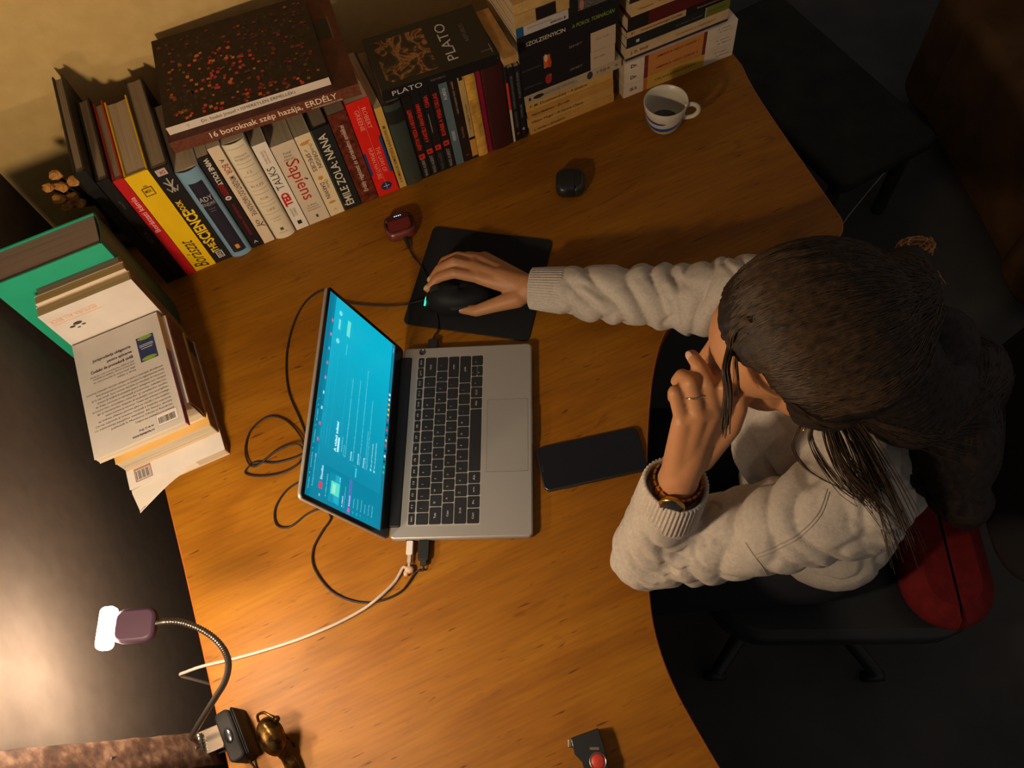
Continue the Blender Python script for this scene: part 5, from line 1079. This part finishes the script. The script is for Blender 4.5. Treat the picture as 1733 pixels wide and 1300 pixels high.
# --- sweatshirt
CLOTH = mat((.50, .43, .36), .95, .1, bump=.7, bscale=1100, var=.10, vscale=220)
def fold(p, s, ang, lam, seed):
    w = s/lam+.62*sin(ang+seed)+1.25*noise.noise(p*9+V((seed, 0, 0)))
    v = abs(sin(pi*w))
    return v**.7-.62
def build_shirt():
    WC = WRL+(ELL-WRL)*.10                       # cuff ends
    cuL = WRL+(ELL-WRL)*.12; cuR = WRR+(ELR-WRR).normalized()*.008
    elb = ELL+V((-.006, -.008, .002))
    c1 = cuL+(ELL-cuL).normalized()*.045
    r1 = cuR+(ELR-cuR).normalized()*.055
    pr = [('c', c1, .041, elb, .050), ('c', elb, .050, SHL+V((-.08, -.018, -.025)), .060), ('c', SHL+V((-.08, -.018, -.025)), .060, SHL, .068),
          ('c', r1, .040, r1.lerp(ELR, .5), .048), ('c', r1.lerp(ELR, .5), .048, ELR, .055), ('c', ELR, .055, SHR, .066),
          ('c', SHL, .060, NECK-V((.0, .0, .03)), .062), ('c', SHR, .060, NECK-V((0, 0, .03)), .062),
          ('e', V((.655, .130, .10)), (.125, .165, .145)), ('e', V((.585, .115, .085)), (.085, .105, .11)), ('e', V((.665, .128, -.04)), (.122, .155, .16)), ('e', V((.68, .125, -.17)), (.128, .172, .10)),
          ('e', V((.735, .135, .17)), (.055, .10, .06))]
    me = blob(pr, .0035, 8)
    segs = [(c1, elb, .028, 1.0, .3), (elb, SHL, .052, 1.15, 2.1), (r1, ELR, .040, 1.35, 4.2), (ELR, SHR, .06, 1.3, 5.5)]
    me.update(); nv = [v.normal.copy() for v in me.vertices]
    for v, n in zip(me.vertices, nv):
        p = v.co.copy(); best = None
        for a, b, lam, amp, seed in segs:
            ab = b-a; t = max(0, min(1, (p-a).dot(ab)/ab.length_squared)); q = a+ab*t; d = (p-q).length
            if best is None or d < best[0]: best = (d, t, ab.length, q, lam, amp, seed, ab.normalized())
        d, t, L, q, lam, amp, seed, ax = best
        if d < .085:
            u = ax.cross(V((.3, .2, 1))).normalized(); w = ax.cross(u); r = p-q; ang = math.atan2(r.dot(w), r.dot(u))
            env = min(1, t*5+.25)*(1 if d < .068 else (.085-d)/.017)
            dz = fold(p, t*L, ang, lam, seed)*.0078*amp*env*(.45+.9*abs(noise.noise(p*16+V((3, seed, 0))))**.5)
        else:
            dz = 0
        dz += .0035*noise.noise(p*14)+.0022*(abs(noise.noise(V((p.x*9, p.y*22, p.z*9))))-.2)*2-.0042*max(0, 1-abs(noise.noise(V((p.x*13+p.z*7, p.y*9, p.z*16))))*7)
        v.co = p+n*dz
    # a few soft smoothing passes by hand are not needed: the voxel skin is dense
    o = mesh_obj('sweatshirt', me, CLOTH, BODY)
    # ribbed cuffs: open tubes with a rolled lip
    def cuff(p0, p1, r0, r1_, sq=1.0):
        mb = MB(); ax = (p1-p0).normalized(); u = ax.cross(V((.1, .2, 1))).normalized(); w = ax.cross(u); L = (p1-p0).length
        n = 200; prof = [(0.004, r0-.004), (-.001, r0-.0028), (-.0018, r0-.0008), (0, r0+.0008), (.003, r0+.001), (.4*L, (r0+r1_)/2+.001), (.85*L, r1_+.001), (L, r1_-.002), (L*.9, r1_-.006), (.03, r0-.006), (.004, r0-.004)]
        vs = []
        for j, (z, r) in enumerate(prof):
            for i in range(n):
                a = 2*pi*i/n; rr = r+(.0011 if (i//2) % 2 else -.0006)*(1 if 3 <= j <= 6 else 0)+.0012*sin(3*a+1)
                vs.append(p0+ax*z+(u*cos(a)+w*sin(a)*sq)*rr)
        fs = [(j*n+i, j*n+(i+1) % n, (j+1)*n+(i+1) % n, (j+1)*n+i) for j in range(len(prof)-1) for i in range(n)]
        mb.add(vs, fs, CLOTH, True); mb.build('cuff', o)
    cuff(cuL+(cuL-ELL).normalized()*.006, c1+(ELL-c1).normalized()*.012, .0385, .041)
    cuff(cuR, r1+(ELR-r1).normalized()*.006, .0325, .037)
    # seams laid on the cloth
    bvh = BVHTree.FromPolygons([v.co for v in me.vertices], [p.vertices for p in me.polygons])
    sm = mat((.36, .30, .25), .95)
    def seam(px, off=.0002, r=.0008):
        pts = []
        for a, b in px:
            d = (MR @ V(((a-866.5)/FPX, -(b-650)/FPX, -1))).normalized()
            h = bvh.ray_cast(CAM, d)
            if h[0]: pts.append(h[0]+h[1]*off)
        if len(pts) > 2: MB().tube(pts, r, sm, 6).build('seam', o)
    def ln(pts): return [(p.x, p.y) for p in smooth_path([(a, b, 0) for a, b in pts], 8)]
    seam(ln([(1400, 828), (1385, 868), (1352, 903), (1312, 925), (1276, 940)])); seam(ln([(1404, 832), (1389, 872), (1356, 907), (1316, 930), (1280, 945)]))
    seam(ln([(1262, 918), (1276, 940), (1292, 962), (1304, 990)]))
    # trousers
    pr = []
    for s in (-1, 1):
        hip = V((.665, .125+s*.085, -.235)); kn = V((.30, .125+s*.13, -.255)); an = V((.33, .125+s*.14, FZ+.10))
        pr += [('c', hip, .092, kn, .065), ('c', kn, .063, an, .048)]
    pr.append(('e', V((.68, .125, -.225)), (.122, .172, .105)))
    mesh_obj('trousers', blob(pr, .008, 4), mat((.02, .02, .024), .85, .1), BODY)
    sh = mat((.05, .045, .04), .6)
    for s in (-1, 1):
        an = V((.34, .125+s*.14, FZ+.045)); toe = V((.15, .125+s*.16, FZ+.04)); mesh_obj('shoe', blob([('c', an, .043, toe, .038), ('e', toe-V((-.03, 0, 0)), (.06, .045, .036))], .006, 3), sh, BODY)
    # wrist watch inside the left cuff
    d = (ELL-WRL).normalized(); u = d.cross(V((0, 0, 1))).normalized(); w = d.cross(u); c = WRL+d*.014
    gd = mat((.62, .34, .08), .22, metal=1)
    mb = MB()
    for k in range(22):
        a = 2*pi*k/22; p = c+(u*cos(a)+w*sin(a))*.0285; t_ = (-u*sin(a)+w*cos(a)); nn = (u*cos(a)+w*sin(a))
        mb.box(-.0034, .0034, -.0065, .0065, -.0012, .0014, gd, frame(p, t_, d, nn))
    wt = mb.build('wrist_watch', BODY)
    face = at(1140, 838, .236); nn = (V((-.2, -.75, .5))); nn = (nn-d*nn.dot(d)).normalized(); p = c+nn*.031; t_ = nn.cross(d)
    MB().lathe([(0, -.001), (.0150, -.001), (.0158, .003), (.0140, .0055), (0, .006)], gd, 28, frame(p, t_, d, nn)).build('watch_case', wt)
    MB().lathe([(.0130, .0058), (.0120, .0066), (0, .0068)], mat((.02, .025, .03), .15, .6), 28, frame(p, t_, d, nn)).build('watch_face', wt)
    return o
build_shirt()

# --- hair
def build_hair():
    HM, nt, b, r = ramp_mat('dark_brown_hair', 'Object', (1, 1, 1), [(.3, (.006, .004, .003)), (.7, (.026, .014, .008))], nscale=140, rough=.6, spec=.25, bump=.5)
    HS = mat((.048, .025, .011), .45, .3, var=.5, vscale=120)
    BUN = at(1540, 442, .285)
    pr = [('e', hp(-.022, 0, .042), (.102, .086, .088), H3), ('e', hp(-.045, 0, .010), (.088, .084, .088), H3), ('e', hp(-.026, .060, -.006), (.044, .030, .050), H3), ('e', hp(-.026, -.060, -.006), (.044, .030, .050), H3),
          ('c', hp(-.09, -.02, .03), .050, BUN, .026), ('c', hp(-.075, .01, -.02), .060, hp(-.10, .01, -.11), .055),
          ('c', hp(-.10, .01, -.11), .055, V((.755, .13, .22)), .062), ('c', V((.755, .13, .22)), .062, V((.79, .13, .08)), .06), ('c', V((.79, .13, .08)), .060, V((.80, .13, -.08)), .035),
          ('c', V((.70, .13, .30)), .05, V((.72, .06, .20)), .04), ('e', V((.735, .085, .19)), (.060, .115, .10)), ('c', V((.70, .045, .262)), .026, V((.738, -.02, .19)), .034)]
    me = blob(pr, .003, 6)
    # open the face: push hair that lies before the hairline back inside the skull
    me.update(); nv = [v.normal.copy() for v in me.vertices]
    for v, n in zip(me.vertices, nv):
        d = v.co-HC; f, l, u = d.dot(HF), d.dot(HL), d.dot(HU)
        line = .048 if u > .05 else .048-(.05-u)*.45
        line -= max(0, abs(l)-.022)*.62
        if u > -.05: line = max(line, .005)
        if u < .088-abs(l)*.25 and f > line: v.co = v.co-d.normalized()*min(.030, (f-line)*1.1+.004)
        else:
            pp = V((f*10, math.atan2(l, u+.02)*22, 0)); v.co = v.co+n*(.0022*noise.noise(pp)+.001*noise.noise(pp*3))
    hair = mesh_obj('hair', me, HM, BODY)
    bvh = BVHTree.FromPolygons([v.co for v in me.vertices], [p.vertices for p in me.polygons])
    # combed strands from the hairline to the bun
    rr = random.Random(11); mb = MB()
    cen = hp(-.03, 0, .02)
    def surf(dirv, off):
        h = bvh.ray_cast(cen+dirv*.35, -dirv)
        return h[0]+h[1]*off if h[0] else None
    for k in range(2600):
        a = rr.uniform(-2.0, 2.0)                 # around the face: 0 = top of the forehead, +/- towards the ears
        d0 = (HF*(.80 if abs(a) < 1 else .80-(abs(a)-1)*.75)+HL*sin(a)*1.0+HU*(cos(a)*.75+.12)).normalized()
        d1 = (-HF*.85+HU*.12-HL*.30+HL*rr.gauss(0, .08)+HU*rr.gauss(0, .10)).normalized()
        if abs(a) > 1.45 and rr.random() < .6: d1 = (-HF*.7-HU*.75+HL*rr.gauss(0, .3)).normalized()
        t0 = rr.uniform(0, 1)**1.6*.5; t1 = t0+rr.uniform(.35, .6); pts = []; off = rr.uniform(.0002, .0018); ang = d0.angle(d1); ph = rr.uniform(0, 6)
        for j in range(9):
            t = t0+(min(t1, 1)-t0)*j/8
            dv = (d0*sin((1-t)*ang)+d1*sin(t*ang))/max(sin(ang), .05)
            p = surf(dv.normalized(), off*sin(pi*(j+.3)/8.6)+.0001*sin(ph+j))
            if p is None: break
            pts.append(p)
        if len(pts) >= 5: mb.tube(pts, [.00022+.00038*sin(pi*(i+.5)/len(pts)) for i in range(len(pts))], HS, 4, False)
    mb.build('combed_strands', hair)
    # loose locks: one hanging in front of the face, a fan over the shoulder
    def lock(name, pts, n, r, spread, m=HS):
        q = MB(); base = smooth_path(pts, 6)
        for k in range(n):
            o0 = V((rr.gauss(0, 1), rr.gauss(0, 1), rr.gauss(0, 1)))*spread; o1 = V((rr.gauss(0, 1), rr.gauss(0, 1), rr.gauss(0, 1)))*spread*1.6; L = len(base); e = L-rr.randint(0, L//5)
            q.tube([p+o0*(1-i/L)*.6+o1*(i/L)+V((noise.noise(p*20+o0*900), noise.noise(p*20+o1*900), 0))*.0012 for i, p in enumerate(base[:e])], [r*(1-.6*i/e) for i in range(e)], m, 4, False)
        q.build(name, hair)
    def onhair(px, py, off=.002):
        d = MR @ V(((px-866.5)/FPX, -(py-650)/FPX, -1)); h = bvh.ray_cast(CAM, d.normalized()); return h[0]+h[1]*off
    lock('face_lock', [onhair(1272, 540, .0005), onhair(1256, 548, .001), onhair(1243, 564, .002), at(1236, 590, .425), at(1228, 625, .425), at(1232, 665, .405), at(1229, 705, .390), at(1226, 734, .380)], 80, .0009, .0018)
    lock('face_lock', [onhair(1266, 566, .0005), onhair(1254, 576, .001), at(1246, 600, .420), at(1247, 630, .410), at(1249, 655, .395), at(1251, 672, .38)], 14, .0006, .0012)
    lock('shoulder_lock', [hp(-.03, .072, -.03), at(1366, 700, .330), at(1350, 730, .300), at(1342, 757, .285), at(1362, 790, .270), at(1400, 815, .262), at(1450, 836, .250)], 9, .0006, .0012)
    lock('shoulder_lock', [hp(-.03, .072, -.03), at(1380, 710, .325), at(1372, 745, .300), at(1395, 790, .280), at(1430, 830, .262), at(1480, 862, .240)], 14, .0007, .0022)
    lock('shoulder_lock', [hp(-.04, .07, -.03), at(1400, 700, .325), at(1410, 750, .300), at(1435, 800, .280), at(1480, 850, .255), at(1520, 900, .225)], 55, .0008, .006)
    lock('shoulder_lock', [hp(-.05, .065, -.04), at(1420, 690, .330), at(1450, 740, .300), at(1480, 800, .270), at(1505, 860, .240), at(1530, 930, .20)], 80, .0009, .009)
    # bun: curled loops held by a brown band
    bn = MB(); B3 = H3; hb = mat((.42, .19, .06), .6, .4, var=.5, vscale=200)
    bc = at(1548, 422, .335); 
    for k in range(150):
        a0 = rr.uniform(0, 2*pi); ra = rr.uniform(.007, .017); tl = V((rr.gauss(0, .35), rr.gauss(0, .35), 1)).normalized(); u = tl.cross(V((1, 0, 0))).normalized(); w = tl.cross(u); o_ = V((rr.gauss(0, .0022), rr.gauss(0, .003), rr.gauss(0, .003)))
        bn.tube([bc+o_+(u*cos(a0+t*.45)*ra*.72+w*sin(a0+t*.45)*ra*1.25)*1.0 for t in range(7)], .0009, hb, 4, False)
    for k in range(60):
        p0 = at(1548+rr.gauss(0, 7), 445+rr.gauss(0, 5), .335); p2 = at(1558+rr.gauss(0, 18), 478+rr.gauss(0, 8), .315); bn.tube(smooth_path([p0, (p0+p2)/2+V((rr.gauss(0, .004), 0, .004)), p2], 4), .0008, hb, 4, False)
    bn.build('hair_bun', hair)
    # ear stud
    MB().ball(hp(-.004, .080, -.043), .0022, mat((.7, .5, .2), .2, metal=1)).build('earring', BODY)
build_hair()
